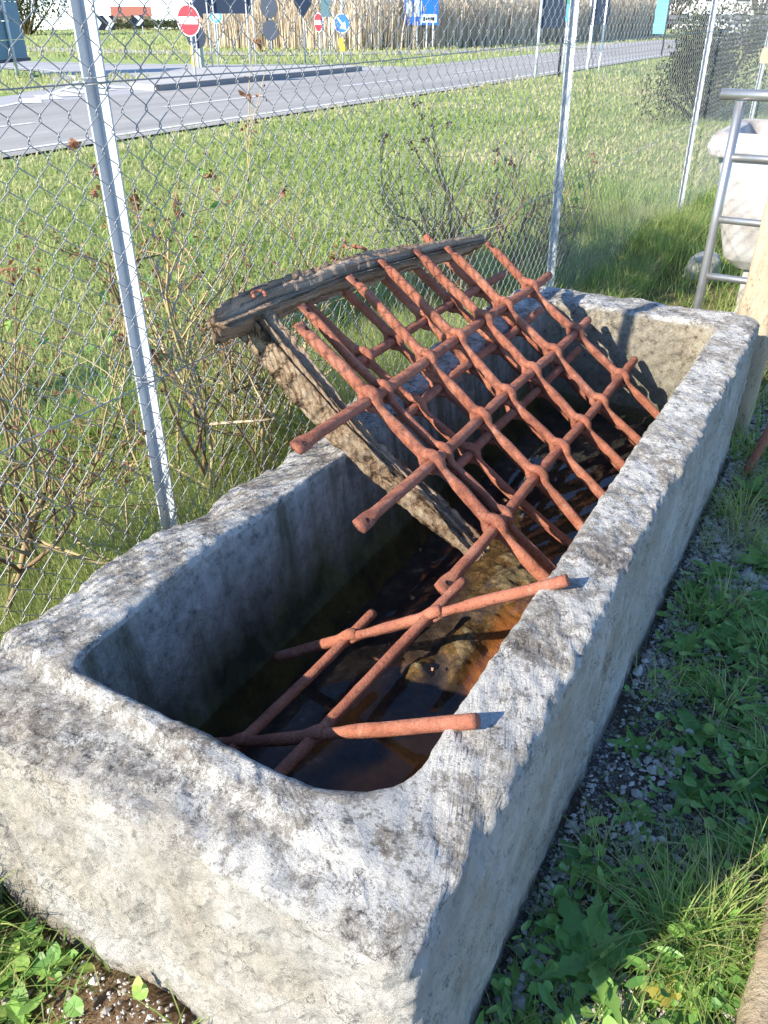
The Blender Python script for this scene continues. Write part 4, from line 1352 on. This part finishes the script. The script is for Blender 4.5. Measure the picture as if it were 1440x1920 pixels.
for i, (x, y, l) in enumerate(sp):
    rosette('low green leafy weed growing in the gravel beside the trough', 'leafy_weed', (x, y, 0.0), 8 + i % 4, l, l * (0.30 + 0.12 * (i % 3)), 210 + i, 'leafy weeds in the gravel beside the trough', 0.15, 0.75, (0.2, 1.0))
for i, (x, y, l) in enumerate([(-1.22, 0.33, .10), (-1.05, 0.36, .09), (-1.12, 0.22, .10), (-0.9, 0.28, .09), (-0.78, 0.20, .09), (-1.35, 0.26, .1)]):
    rosette('bright green weed growing under the near left end of the trough', 'leafy_weed', (x, y, 0.0), 8, l, l * 0.4, 240 + i, 'weeds at the near left foot of the trough', 0.4, 0.85, (0.2, 0.9))
for i, (x, y, l) in enumerate([(-1.25, 1.45, .13), (-1.3, 1.9, .13), (-1.22, 2.3, .12), (-1.6, 1.6, .12), (-1.3, 1.1, .11), (-1.7, 2.4, .12)]):
    rosette('wide bladed green weed in the grass between the trough and the fence', 'leafy_weed', (x, y, 0.0), 9, l, l * 0.17, 260 + i, 'weeds between the trough and the fence', 0.4, 0.9, (0.7, 1.3))

# ------------------------------------------------------------------ right-hand side: rail, basin, pillar, stake
def tubes_between(mb, a, b, r, sides=16):
    tube(mb, np.linspace(a, b, 4), r, sides)
def handrail():
    t = thing('handrail', 'brushed steel tube handrail with three crossbars beyond the far end of the trough', 'handrail', (-0.525, 3.60, 0))
    mb = MB(); tubes_between(mb, (0, 0, -0.1), (0, 0, 1.268), 0.0185); mb.build('post', M['steel'], t, smooth=True)
    mb = MB(); tubes_between(mb, (-0.075, 0, 1.29), (0.95, 0, 1.29), 0.0198); mb.build('top_rail', M['steel'], t, smooth=True)
    for z in (1.075, 0.842, 0.615):
        mb = MB(); tubes_between(mb, (0.012, 0, z), (0.84, 0, z), 0.0140); mb.build('crossbar', M['steel'], t, smooth=True)
    mb = MB(); tubes_between(mb, (0.84, 0, -0.1), (0.84, 0, 1.268), 0.0205); mb.build('post', M['steel'], t, smooth=True)
handrail()

def rough_block(name, x0, x1, y0, y1, z0, z1, mat, seed, amp=0.01, rad=0.04, taper=0.0, parent=None, top_round=0.03, n=26):
    loops = []
    zs = list(np.linspace(z0, z1 - top_round, n)) 
    prm = [(z, 0.0) for z in zs] + [(z1 - top_round + top_round * math.sin(a), top_round * (1 - math.cos(a))) for a in np.linspace(0, math.pi / 2, 5)[1:]]
    h = z1 - z0
    for z, ins in prm:
        f = ins + taper * (z - z0) / h
        o = rrect(x0 + f, x1 - f, y0 + f, y1 - f, (rad,) * 4, 14, 14, 5)
        loops.append(np.c_[o, np.full(len(o), z)])
    cx, cy = (x0 + x1) / 2, (y0 + y1) / 2
    last = loops[-1]
    for f in (0.66, 0.33):
        loops.append(np.c_[cx + (last[:, 0] - cx) * f, cy + (last[:, 1] - cy) * f, last[:, 2] + 0.002])
    m = len(last)
    V = np.concatenate(loops)
    d = V - np.array([cx, cy, (z0 + z1) / 2])
    d /= np.linalg.norm(d, axis=1)[:, None]
    V = V + d * (amp * fbm(V, 7, 4, seed))[:, None]
    i = np.arange(len(loops) - 1)[:, None] * m
    j = np.arange(m)[None, :]
    k = (j + 1) % m
    Q = np.stack([i + j, i + k, i + m + k, i + m + j], -1).reshape(-1, 4)
    V = np.concatenate([V, V[-m:].mean(0)[None]])
    st = (len(loops) - 1) * m
    T = np.stack([st + np.arange(m), st + (np.arange(m) + 1) % m, np.full(m, len(V) - 1)], 1)
    return MB().add(V, [Q, T]).build(name, mat, parent, smooth=True)

def marble_mat():
    t = NT('white_marble')
    o = t.obj()
    c = t.ramp(t.noise(5, 8, 0.65, o, 0.6), [(0.35, (0.32, 0.285, 0.25)), (0.5, (0.43, 0.405, 0.375)), (0.7, (0.50, 0.485, 0.465))])
    s = t.ramp(t.noise(14, 7, 0.7, t.mapping(o, (1, 1, 0.4))), [(0.56, 0.0), (0.72, 0.6)])
    return t.done(t.mix(s, c, (0.42, 0.36, 0.30)), 0.7, 0, t.bump(t.noise(30, 6, 0.7, o), 0.4, 0.01))
M['marble'] = marble_mat()
def sandstone_mat():
    t = NT('tan_sandstone')
    o = t.obj()
    c = t.ramp(t.noise(7, 9, 0.7, t.mapping(o, (1, 1, 0.35)), 0.6), [(0.3, (0.21, 0.15, 0.09)), (0.45, (0.38, 0.30, 0.20)), (0.62, (0.47, 0.39, 0.28)), (0.8, (0.54, 0.48, 0.38))])
    s = t.ramp(t.noise(48, 6, 0.7, t.mapping(o, (1, 1, 0.5))), [(0.57, 0.0), (0.66, 0.8)])
    n = t.bump(t.noise(22, 8, 0.72, t.mapping(o, (1, 1, 0.5))), 0.8, 0.02)
    return t.done(t.mix(s, c, (0.13, 0.10, 0.07)), 0.9, 0, n, 0.2)
M['sand'] = sandstone_mat()
def marble_basin():
    t = thing('marble_basin', 'white marble basin with a thick rolled lip behind the handrail', 'basin', (0, 0, 0))
    prof = [((-0.60, 0.04, 5.16, 5.69), 0.27), ((-0.665, 0.10, 5.10, 5.75), 0.33), ((-0.72, 0.14, 5.06, 5.79), 0.53), ((-0.795, 0.20, 5.04, 5.81), 0.86), ((-0.80, 0.20, 5.04, 5.81), 0.875),
            ((-0.845, 0.245, 4.995, 5.855), 0.885), ((-0.86, 0.26, 4.98, 5.87), 0.93), ((-0.845, 0.245, 4.995, 5.855), 0.985), ((-0.80, 0.20, 5.04, 5.81), 1.005),
            ((-0.75, 0.15, 5.09, 5.76), 0.995), ((-0.72, 0.12, 5.12, 5.73), 0.93), ((-0.70, 0.10, 5.14, 5.71), 0.55), ((-0.5, -0.1, 5.3, 5.55), 0.53)]
    # finer steps
    P = []
    for (a, za), (b, zb) in zip(prof[:-1], prof[1:]):
        for s in np.linspace(0, 1, 5)[:-1]:
            P.append((np.array(a) + (np.array(b) - np.array(a)) * s, za + (zb - za) * s))
    P.append((np.array(prof[-1][0]), prof[-1][1]))
    loops = [np.c_[rrect(*q, (0.07,) * 4, 26, 20, 6), np.full(26 * 2 + 20 * 2 + 24, z)] for q, z in P]
    m = len(loops[0])
    V = np.concatenate(loops)
    V[:, :2] += (0.006 * fbm(V, 5, 3, 14))[:, None]
    V[:, 2] += 0.02 * fbm(V, 4, 2, 15) * (V[:, 2] < 0.4)
    i = np.arange(len(loops) - 1)[:, None] * m
    j = np.arange(m)[None, :]
    k = (j + 1) % m
    Q = np.stack([i + j, i + k, i + m + k, i + m + j], -1).reshape(-1, 4)
    st = (len(loops) - 1) * m
    MB().add(V, [Q, (st + np.arange(m))[None, :]]).build('basin', M['marble'], t, smooth=True)
    rough_block('foot', -0.55, -0.05, 5.2, 5.7, -0.05, 0.29, M['marble'], 33, 0.02, parent=t)
marble_basin()
o = rough_block('stone_slab', -1.02, -0.76, 5.85, 6.2, -0.03, 0.13, M['concrete'], 35, 0.03, 0.08, 0.04)
tag(o, 'grey wedge of rough stone beside the foot of the marble basin', 'stone')
o = rough_block('stone_pillar', -0.352, -0.20, 3.43, 3.62, -0.05, 1.04, M['sand'], 37, 0.016, 0.03, 0.012)
tag(o, 'tan weathered stone pillar in front of the steel handrail', 'pillar')
o = rough_block('flat_stone', -0.20, 0.25, 3.9, 4.35, -0.03, 0.07, M['sand'], 39, 0.012, 0.03)
tag(o, 'flat pale stone block on the ground behind the trough corner', 'stone')
o = rough_block('stone_block', 0.182, 0.55, 0.45, 1.24, -0.03, 0.11, M['sand'], 41, 0.030, 0.03, 0.01)
tag(o, 'rough tan stone at the bottom right corner in the grass', 'stone')
def bird_bath():
    t = thing('stone_bowl', 'pale stone bowl under a broken square slab on a thin shaft beyond the handrail', 'stone bowl', (-0.60, 6.3, 0))
    mb = MB(); lathe(mb, [(0.05, 0), (0.05, 0.05), (0.028, 0.1), (0.026, 1.14), (0.05, 1.16)], sides=16); mb.build('shaft', M['marble'], t, smooth=True)
    mb = MB(); lathe(mb, [(0.04, 1.15), (0.11, 1.17), (0.165, 1.215), (0.185, 1.27), (0.18, 1.285), (0.0, 1.285)], sides=26); mb.build('bowl', M['sand'], t, smooth=True)
    rough_block('slab', -0.23, 0.25, -0.22, 0.24, 1.288, 1.375, M['sand'], 43, 0.02, 0.03, 0.0, t)
bird_bath()
def stake():
    mb = MB()
    a, b = np.array([-0.155, 3.10, -0.05]), np.array([-0.045, 3.26, 0.50])
    plain_bar(mb, a, b, np.array([1.0, 0, 0]), 0.017, 3)
    o = mb.build('iron_stake', M['rust'], smooth=True)
    tag(o, 'dark rusty iron bar stuck upright in the ground beside the trough corner', 'iron bar')
    m2 = MB()
    lathe(m2, [(0, -0.02), (0.02, -0.015), (0.026, 0), (0.02, 0.016), (0, 0.02)], b, 12)
    m2.build('knob', M['rust'], o, smooth=True)
stake()

# ------------------------------------------------------------------ road signs
M['red'] = plain('sign_red', (0.62, 0.015, 0.03), 0.4, 0, 0.05)
M['white'] = plain('sign_white', (0.80, 0.80, 0.80), 0.4, 0, 0.04)
M['blue'] = plain('sign_blue', (0.008, 0.13, 0.62), 0.4, 0, 0.05)
M['lblue'] = plain('sign_light_blue', (0.10, 0.42, 0.85), 0.4, 0, 0.08)
M['navy'] = plain('sign_back_navy', (0.010, 0.022, 0.05), 0.5, 0, 0.15)
M['black'] = plain('sign_black', (0.012, 0.014, 0.025), 0.45)
M['yellow'] = plain('sign_yellow', (0.75, 0.50, 0.01), 0.4, 0, 0.05)
M['turq'] = plain('banner_turquoise', (0.16, 0.62, 0.72), 0.5, 0, 0.1)
M['green'] = plain('sign_green', (0.02, 0.30, 0.16), 0.5)
M['teal'] = plain('board_teal', (0.11, 0.20, 0.24), 0.6, 0, 0.15)
M['pale'] = plain('sign_pale', (0.55, 0.66, 0.72), 0.5)

def disc(mb, r, y0, y1, z, n=32, mi=0, x=0.0):
    a = np.arange(n) / n * 2 * math.pi
    V = np.concatenate([np.c_[x + r * np.cos(a), np.full(n, y0), z + r * np.sin(a)], np.c_[x + r * np.cos(a), np.full(n, y1), z + r * np.sin(a)]])
    i = np.arange(n)
    k = (i + 1) % n
    mb.add(V, [tuple(range(n)), tuple(range(2 * n - 1, n - 1, -1))] + [(int(p), int(n + p), int(n + q), int(q)) for p, q in zip(i, k)], mi)

def yaw_to(nx, ny):
    """rotation that turns local -Y to the direction (nx, ny)"""
    return math.atan2(nx, -ny) * 1.0 if False else math.atan2(ny, nx) + math.pi / 2

def pole(t, h, x=0.0, y=0.03, r=0.03, z0=-0.1, mat=None, name='pole'):
    mb = MB()
    tubes_between(mb, (x, y, z0), (x, y, h), r, 10)
    return mb.build(name, mat or M['galv'], t, smooth=True)

def round_sign(label, loc, zc, r, nrm, face, h=None, back=None, border=True, name='road_sign'):
    t = thing(name, label, 'road sign', (loc[0], loc[1], 0), yaw_to(*nrm))
    pole(t, h or zc + r * 0.8)
    mb = MB()
    disc(mb, r, -0.012, 0.0, zc, mi=0)
    mb.build('plate', [back or M['white']], t)
    if face:
        mb = MB()
        disc(mb, r * (0.93 if border else 0.99), -0.018, -0.0125, zc)
        fo = mb.build('face', [face], t)
        return t, fo
    return t, None
# no-entry sign at the near tip of the island
t, fo = round_sign('large round red no entry sign with a white bar on the traffic island', (-15.85, 17.76), 1.40, 0.345, (0.10, -0.995), M['red'], 2.6)
mb = MB(); box(mb, (0, -0.021, 1.40), (0.565, 0.004, 0.155)); mb.build('bar', M['white'], fo)
t, fo = round_sign('dark back of a round sign behind the large no entry sign', (-20.5, 23.24), 0.89, 0.33, (-0.35, 0.94), None, 1.9, M['navy'])
t, fo = round_sign('small round red no entry sign in front of the reeds', (-18.91, 28.05), 1.27, 0.30, (-0.42, -0.91), M['red'], 1.5)
mb = MB(); box(mb, (0, -0.021, 1.27), (0.49, 0.004, 0.135)); mb.build('bar', M['white'], fo)
t, fo = round_sign('round blue sign with a white arrow pointing down right', (-17.79, 27.85), 1.25, 0.30, (0.15, -0.99), M['blue'], 2.4)
mb = MB()
for a, b in (((-0.16, 0.17), (0.03, -0.04)),):
    ang = math.atan2(b[1] - a[1], b[0] - a[0])
    n2 = (-math.sin(ang) * .028, math.cos(ang) * .028)
    mb.add([(a[0] + n2[0], -0.021, 1.25 + a[1] + n2[1]), (a[0] - n2[0], -0.021, 1.25 + a[1] - n2[1]), (b[0] - n2[0], -0.021, 1.25 + b[1] - n2[1]), (b[0] + n2[0], -0.021, 1.25 + b[1] + n2[1])], [(0, 1, 2, 3)])
mb.add([(0.17, -0.022, 1.25 - .19), (0.12, -0.022, 1.25 + 0.06), (-0.08, -0.022, 1.25 - .14)], [(0, 1, 2)])
mb.build('arrow', M['white'], fo)
mb = MB(); box(mb, (0, -0.03, 0.60), (0.20, 0.03, 0.40)); mb.build('marker_plate', M['yellow'], t)
t, fo = round_sign('ring shaped light blue round sign under the navy arrow board', (-25.8, 30.6), 1.45, 0.27, (0.5, -0.87), M['lblue'], 1.6)
mb = MB(); disc(mb, 0.16, -0.022, -0.0185, 1.45); mb.build('centre', M['pale'], fo)
# two pairs of dark sign backs
t = thing('road_sign', 'pair of dark round sign backs, one above the other, left of the reeds', 'road sign', (-25.47, 33.88, 0), yaw_to(-0.15, 0.99))
pole(t, 2.35, y=-0.04)
for z, r in ((1.78, 0.43), (0.90, 0.40)):
    mb = MB(); disc(mb, r, -0.0, 0.012, z); mb.build('plate', M['navy'], t)
t = thing('road_sign', 'dark pointed sign back on a leaning pole in front of the reeds', 'road sign', (-18.96, 27.18, 0), yaw_to(-0.6, 0.8))
pole(t, 2.4, y=-0.04)
mb = MB()
pts = [(-0.40, 2.55), (-0.30, 1.82), (0.0, 1.42), (0.30, 1.82), (0.40, 2.55)]
mb.add([(x, y, z) for y in (0.0, 0.012) for x, z in pts], [(0, 1, 2, 3, 4), (9, 8, 7, 6, 5)] + [(k, 5 + k, 5 + (k + 1) % 5, (k + 1) % 5) for k in range(5)])
mb.build('plate', M['navy'], t)
# navy arrow board on four poles
t = thing('direction_sign', 'navy arrow shaped direction board pointing left on several poles', 'road sign', (-20.1, 24.4, 0), yaw_to(0.55, -0.83))
pts = [(-1.20, 1.80), (-0.78, 2.24), (-0.78, 2.10), (0.82, 2.10), (0.82, 1.54), (-0.78, 1.54), (-0.78, 1.36)]
mb = MB()
mb.add([(x, y, z) for y in (-0.02, 0.02) for x, z in pts], [tuple(range(6, -1, -1)), tuple(range(7, 14))] + [(k, (k + 1) % 7, 7 + (k + 1) % 7, 7 + k) for k in range(7)])
mb.build('board', M['navy'], t)
for x in (-0.62, -0.42, 0.66, 0.86):
    pole(t, 2.9, x, -0.06, 0.026)
# reflector bollard
t = thing('bollard', 'short yellow and grey green bollard on the verge', 'bollard', (-20.96, 23.69, 0))
mb = MB(); box(mb, (0.12, 0, 0.30), (0.22, 0.16, 0.60)); mb.build('body', plain('bollard_grey', (0.30, 0.36, 0.30)), t)
mb = MB(); box(mb, (-0.08, -0.02, 0.30), (0.17, 0.16, 0.58)); mb.build('reflector', M['yellow'], t)
# grey-green small plate behind
t = thing('road_sign', 'narrow grey green plate on thin legs above the blue arrow sign', 'road sign', (-21.79, 32.9, 0), yaw_to(0.55, -0.83))
mb = MB(); box(mb, (0, 0, 1.85), (0.42, 0.03, 0.85)); mb.build('plate', M['teal'], t)
for x in (-0.3, -0.12, 0.12, 0.3): pole(t, 1.6, x, 0.02, 0.022)
# large blue information board
t = thing('information_board', 'large blue roadside information board with white panels on white legs', 'road sign', (-22.0, 41.82, 0), yaw_to(0.47, -0.88))
mb = MB(); box(mb, (0, 0, 1.95), (1.72, 0.05, 1.80)); mb.build('panel', M['blue'], t)
for x, w, z, h, mat in ((-0.60, 0.26, 2.05, 1.30, 'pale'), (-0.22, 0.26, 2.05, 1.30, 'pale'), (0.01, 0.05, 1.95, 1.78, 'pale'), (0.43, 0.74, 2.55, 0.5, 'pale'), (0.42, 0.74, 1.33, 0.36, 'pale')):
    mb = MB(); box(mb, (x, -0.029, z), (w, 0.008, h)); mb.build('white_panel', M[mat], t)
mb = MB()
for k, (x, w, h) in enumerate(((0.16, .09, .20), (0.27, .07, .12), (0.36, .07, .10), (0.45, .07, .12), (0.54, .07, .12), (0.63, .10, .16))):
    box(mb, (x, -0.035, 1.31), (w, 0.004, h))
mb.build('lettering', M['black'], t)
for x in (-0.62, -0.18, 0.30, 0.62): pole(t, 1.2, x, 0.0, 0.035, mat=M['white'], name='leg')
# small light blue sign
t = thing('road_sign', 'small light blue sign with a white strip on two thin poles before the reeds', 'road sign', (-21.6, 53.4, 0), yaw_to(0.37, -0.93))
mb = MB(); box(mb, (0, 0, 2.10), (0.80, 0.03, 0.55)); mb.build('plate', M['lblue'], t)
mb = MB(); box(mb, (0, 0, 1.74), (0.70, 0.025, 0.16)); mb.build('strip', M['white'], t)
for x in (-0.25, 0.25): pole(t, 1.9, x, 0.03, 0.03)
# dark sign backs on the near verge
t = thing('road_sign', 'large navy back of a sign on two posts left of the second fence post', 'road sign', (-8.62, 23.9, 0), yaw_to(-0.35, 0.93))
mb = MB(); box(mb, (0, 0, 1.72), (0.60, 0.04, 1.0)); mb.build('panel', M['navy'], t)
pole(t, 2.3, 0.32, 0.05, 0.04); pole(t, 2.3, -0.30, 0.05, 0.035, mat=M['black'])
t = thing('road_sign', 'narrow green and light blue sign beside the second fence post', 'road sign', (-8.97, 26.12, 0), yaw_to(0.3, -0.95))
mb = MB(); box(mb, (0, 0, 1.56), (0.22, 0.03, 0.42)); mb.build('plate', M['lblue'], t)
mb = MB(); box(mb, (0.02, -0.003, 1.92), (0.24, 0.03, 0.26)); mb.build('plate', M['green'], t)
pole(t, 2.0)
t = thing('road_sign', 'navy back of a sign on two thin white posts right of the second fence post', 'road sign', (-8.45, 27.5, 0), yaw_to(-0.3, 0.95))
mb = MB(); box(mb, (0, 0, 1.72), (0.56, 0.04, 0.94)); mb.build('panel', M['navy'], t)
pole(t, 1.9, 0.18, 0.05, 0.03, mat=M['white']); pole(t, 1.9, -0.16, 0.05, 0.03, mat=M['white'])
t = thing('road_sign', 'small pale sign plate above the thin white posts by the road', 'road sign', (-8.75, 27.9, 0), yaw_to(0.3, -0.95))
mb = MB(); box(mb, (-0.05, 0, 1.98), (0.24, 0.03, 0.5)); mb.build('plate', M['pale'], t); pole(t, 2.0, -0.05)
# turquoise banner
t = thing('banner', 'turquoise vertical banner on a dark pole at the roadside', 'banner', (-9.65, 39.91, 0), yaw_to(0.24, -0.97))
mb = MB()
zz = np.linspace(0.82, 3.0, 14)
for s in (0, 1):
    pass
V = np.array([(x, 0.02 * math.sin(z * 3 + x * 5) + yy, z) for yy in (0, 0.01) for z in zz for x in (-0.25, 0.22)])
n = len(zz)
F = [(2 * k, 2 * k + 1, 2 * k + 3, 2 * k + 2) for k in range(n - 1)] + [(2 * n + 2 * k + 2, 2 * n + 2 * k + 3, 2 * n + 2 * k + 1, 2 * n + 2 * k) for k in range(n - 1)]
mb.add(V, F); mb.build('cloth', M['turq'], t)
pole(t, 3.1, 0.26, 0.0, 0.035, mat=M['black'])
# chevron boards
def chevron(loc, n, w, label, zb, zt):
    t = thing('chevron_board', label, 'road sign', (loc[0], loc[1], 0), yaw_to(0.73, -0.68))
    h = zt - zb
    mb = MB(); box(mb, (0, 0, (zb + zt) / 2), (w, 0.05, h)); mb.build('board', M['black'], t)
    for k in range(n):
        x = -w / 2 + (k + 0.35) * w / n
        a = w / n * 0.40
        b = w / n * 0.42
        pts = [(x - a * .4, zb + .03), (x - a * .4 + b, zb + .03), (x + a * .6 + b, (zb + zt) / 2), (x - a * .4 + b, zt - .03), (x - a * .4, zt - .03), (x + a * .6, (zb + zt) / 2)]
        mb = MB()
        mb.add([(px, y, pz) for y in (-0.033, -0.026) for px, pz in pts], [(5, 2, 1, 0), (5, 4, 3, 2)] + [(i, 6 + i, 6 + (i + 1) % 6, (i + 1) % 6) for i in range(6)])
        mb.build('chevron', M['white'], t)
    for x in (-w * .35, w * .35): pole(t, zb + 0.1, x, 0.03, 0.04, name='leg')
chevron((-51.53, 48.45), 2, 1.75, 'wide black and white chevron board at the far left roundabout', 0.50, 1.42)
chevron((-56.56, 57.15), 1, 0.95, 'small black and white single chevron board farther right of the wide one', 0.66, 1.42)
# billboard back
t = thing('billboard', 'dark teal back of a billboard with a navy frame at the left edge', 'billboard', (-22.6, 17.2, 0), yaw_to(0.93, 0.36))
for k in range(5):
    mb = MB(); box(mb, (0.45, 0, 0.66 + k * 0.47), (2.10, 0.05, 0.455)); mb.build('panel', M['teal'], t)
mb = MB(); box(mb, (-0.70, 0, 1.62), (0.18, 0.12, 2.5)); mb.build('frame', M['navy'], t)
mb = MB(); box(mb, (0.45, 0.0, 0.38), (2.3, 0.10, 0.09)); mb.build('frame', M['navy'], t)
for x in (-0.25, 0.62): pole(t, 2.9, x, -0.09, 0.05)
M['car_paint'] = plain('white_car_paint', (0.75, 0.76, 0.78), 0.25, 0, 0.02)
M['glass'] = plain('dark_car_glass', (0.02, 0.025, 0.03), 0.08)
M['tyre'] = plain('tyre_rubber', (0.02, 0.02, 0.02), 0.8)

# ------------------------------------------------------------------ far background
def car():
    t = thing('parked_car', 'small white car far down the road', 'car', (-13.9, 78.0, 0), R(12))
    prof = [(-0.82, 0.28), (-0.86, 0.55), (-0.84, 0.88), (-0.70, 1.0), (-0.60, 1.40), (0.60, 1.40), (0.70, 1.0), (0.84, 0.88), (0.86, 0.55), (0.82, 0.28)]
    side = [(-2.05, 0.30), (-2.10, 0.62), (-1.98, 0.92), (-1.05, 1.00), (-0.45, 1.42), (0.75, 1.45), (1.55, 1.02), (2.0, 0.95), (2.08, 0.55), (2.0, 0.30)]
    mb = MB()
    V, n = [], len(side)
    for x, ins in ((-0.86, 0.0), (-0.80, 0.0), (0.80, 0.0), (0.86, 0.0)):
        for (y, z) in side:
            k = 0.86 if abs(x) > 0.83 else 1.0
            xx = x * (1.0 if z < 1.0 else 0.80)
            V.append((xx, y * (0.97 if abs(x) > .83 else 1), z))
    F = []
    for s in range(3):
        for k in range(n):
            F.append((s * n + k, s * n + (k + 1) % n, (s + 1) * n + (k + 1) % n, (s + 1) * n + k))
    F += [tuple(range(n - 1, -1, -1)), tuple(range(3 * n, 4 * n))]
    mb.add(V, F); mb.build('body', M['car_paint'], t)
    mb = MB()
    mb.add([(-0.66, -0.98, 1.035), (0.66, -0.98, 1.035), (0.58, -0.50, 1.40), (-0.58, -0.50, 1.40)], [(0, 1, 2, 3)]); mb.build('windscreen', M['glass'], t)
    for s in (-1, 1):
        mb = MB(); mb.add([(s * 0.705, -0.8, 1.04), (s * 0.705, 1.35, 1.06), (s * 0.70, 0.75, 1.40), (s * 0.70, -0.42, 1.38)], [(0, 1, 2, 3)]); mb.build('side_window', M['glass'], t)
        for y in (-1.3, 1.3):
            mb = MB(); tube(mb, [(s * 0.72, y, 0.31), (s * 0.88, y, 0.31)], 0.31, 16); mb.build('wheel', M['tyre'], t)
        mb = MB(); box(mb, (s * 0.6, -2.06, 0.72), (0.34, 0.06, 0.14)); mb.build('headlight', M['pale'], t)
    mb = MB(); box(mb, (0, -2.09, 0.45), (1.2, 0.05, 0.16)); mb.build('grille', M['black'], t)
car()
def guard_rail():
    t = thing('guard_rail', 'dark steel guard rail far down the road in front of the pale building', 'guard rail', (-17.0, 76.5, 0), R(-6))
    mb = MB(); box(mb, (0, 0, 1.28), (16, 0.09, 0.30)); box(mb, (0, 0.02, 0.92), (16, 0.06, 0.22)); mb.build('rail', plain('guard_steel', (0.10, 0.11, 0.13), 0.5), t)
    for k in range(9):
        mb = MB(); box(mb, (-7.6 + k * 1.9, 0.06, 0.5), (0.12, 0.1, 1.6)); mb.build('post', M['navy'], t)
guard_rail()
def building(label, loc, w, d, h, wall, roofc, rz, nwin, name='building', gable=False):
    t = thing(name, label, 'building', (*loc, -0.0142 * max(0, math.hypot(*loc) - 112)), rz)
    mb = MB(); box(mb, (0, 0, h / 2 - 0.5), (w, d, h + 1)); mb.build('wall', wall, t)
    mb = MB()
    if gable:
        x, y = w / 2 + .3, d / 2 + .3
        mb.add([(-x, -y, h), (x, -y, h), (x, y, h), (-x, y, h), (-x, 0, h + d * .28), (x, 0, h + d * .28)], [(0, 1, 5, 4), (2, 3, 4, 5), (0, 4, 3), (1, 2, 5), (3, 2, 1, 0)])
    else:
        box(mb, (0, 0, h + 0.15), (w + .4, d + .4, 0.3))
    mb.build('roof', roofc, t)
    rows = max(1, int(h / 3))
    for r_ in range(rows):
        for k in range(nwin):
            mb = MB(); box(mb, (-w / 2 + (k + .5) * w / nwin, -d / 2 - 0.02, 1.7 + r_ * 3), (w / nwin * .45, 0.08, 1.3)); mb.build('window', M['glass'], t)
M['plaster'] = plain('pale_plaster', (0.66, 0.63, 0.62), 0.9)
M['tile'] = plain('red_roof_tile', (0.36, 0.13, 0.08), 0.9, 0, 0.25, 2)
building('long pale industrial building far beyond the road', (-37, 168), 42, 14, 6.5, M['plaster'], M['concrete'], R(10), 9)
building('brick red building beside the long pale one', (-62, 172), 9, 10, 6, plain('brick_wall', (0.42, 0.22, 0.17), 0.9), M['tile'], R(12), 3, gable=True)
building('small red roofed farmhouse far off at the left', (-186, 186), 10, 8, 3.0, plain('ochre_wall', (0.55, 0.38, 0.25), 0.9), M['tile'], R(45), 3, 'farmhouse', True)
M['olive'] = leaf_mat('dark_olive_leaves', [(0.0, (0.020, 0.030, 0.012)), (0.6, (0.055, 0.070, 0.028)), (1.0, (0.14, 0.14, 0.07))], 0.2, 0.7, 0.2)
M['evergreen'] = leaf_mat('evergreen_leaves', [(0.0, (0.020, 0.045, 0.012)), (0.6, (0.05, 0.09, 0.022)), (1.0, (0.10, 0.14, 0.04))], 0.25, 0.6, 0.3)
leafy('dark leafless looking hedge bush at the fence beyond the third post', 'hedge_bush', 'bush', (-3.0, 16.5, 0), 0.9, 2.0, 1.9, 9000, 0.085, M['olive'], 301)
leafy('dense dark thicket far off at the left behind the billboard', 'thicket', 'bush', (-66, 53.5, 0), 6, 4, 5.5, 5000, 0.35, M['olive'], 302)
leafy('long low dark hedgerow far off at the left beyond the chevron boards', 'hedgerow', 'hedge', (-74, 78, 0), 16, 8, 1.1, 6000, 0.30, M['olive'], 303)
for i, (x, y, h) in enumerate([(-62, 80, 8), (-58, 84, 9), (-63, 90, 8.5), (-84, 64, 9)]):
    bare_tree('grey leafless tree in the distance at the left', (x, y, 0), h, 320 + i, 'leafless trees in the distance at the left', 0.5, 0.05)
for i, (x, y, h, s) in enumerate([(-28, 120, 7, 5), (-9, 110, 6, 5), (-2, 90, 5, 4), (2, 70, 5, 4), (-20, 140, 8, 6)]):
    leafy('dull green tree beyond the road at the far right', 'tree', 'tree', (x, y, 0), s, s, h, 2200, 0.45, M['olive'], 330 + i, 'dull green trees at the far right', 0.0, 0.6)

leafy('small leafy evergreen tree left of the view by the fence', 'evergreen_tree', 'tree', (-3.85, 0.45, 0), 0.95, 0.8, 3.9, 1300, 0.13, M['evergreen'], 351, None, 0.0, 2.3)

def leaf_litter():
    rng = np.random.default_rng(77)
    mb = MB()
    X, Y = scatter(420, -2.3, 0.7, 0.1, 3.6, None, 78)
    Z = ground_z(X, Y) + rng.uniform(0.01, 0.05, len(X))
    pts = [(np.array((x, y, z)), None) for x, y, z in zip(X, Y, Z)]
    pts += [(np.array((rng.uniform(-.92, -.45), rng.uniform(.8, 2.8), WATER + 0.003)), None) for _ in range(26)]
    leaf_quads(mb, pts, rng, (1, 1), 0.020, 0.12, 0.0)
    tag(mb.build('leaf_litter', M['dead']), kind='stuff')
leaf_litter()
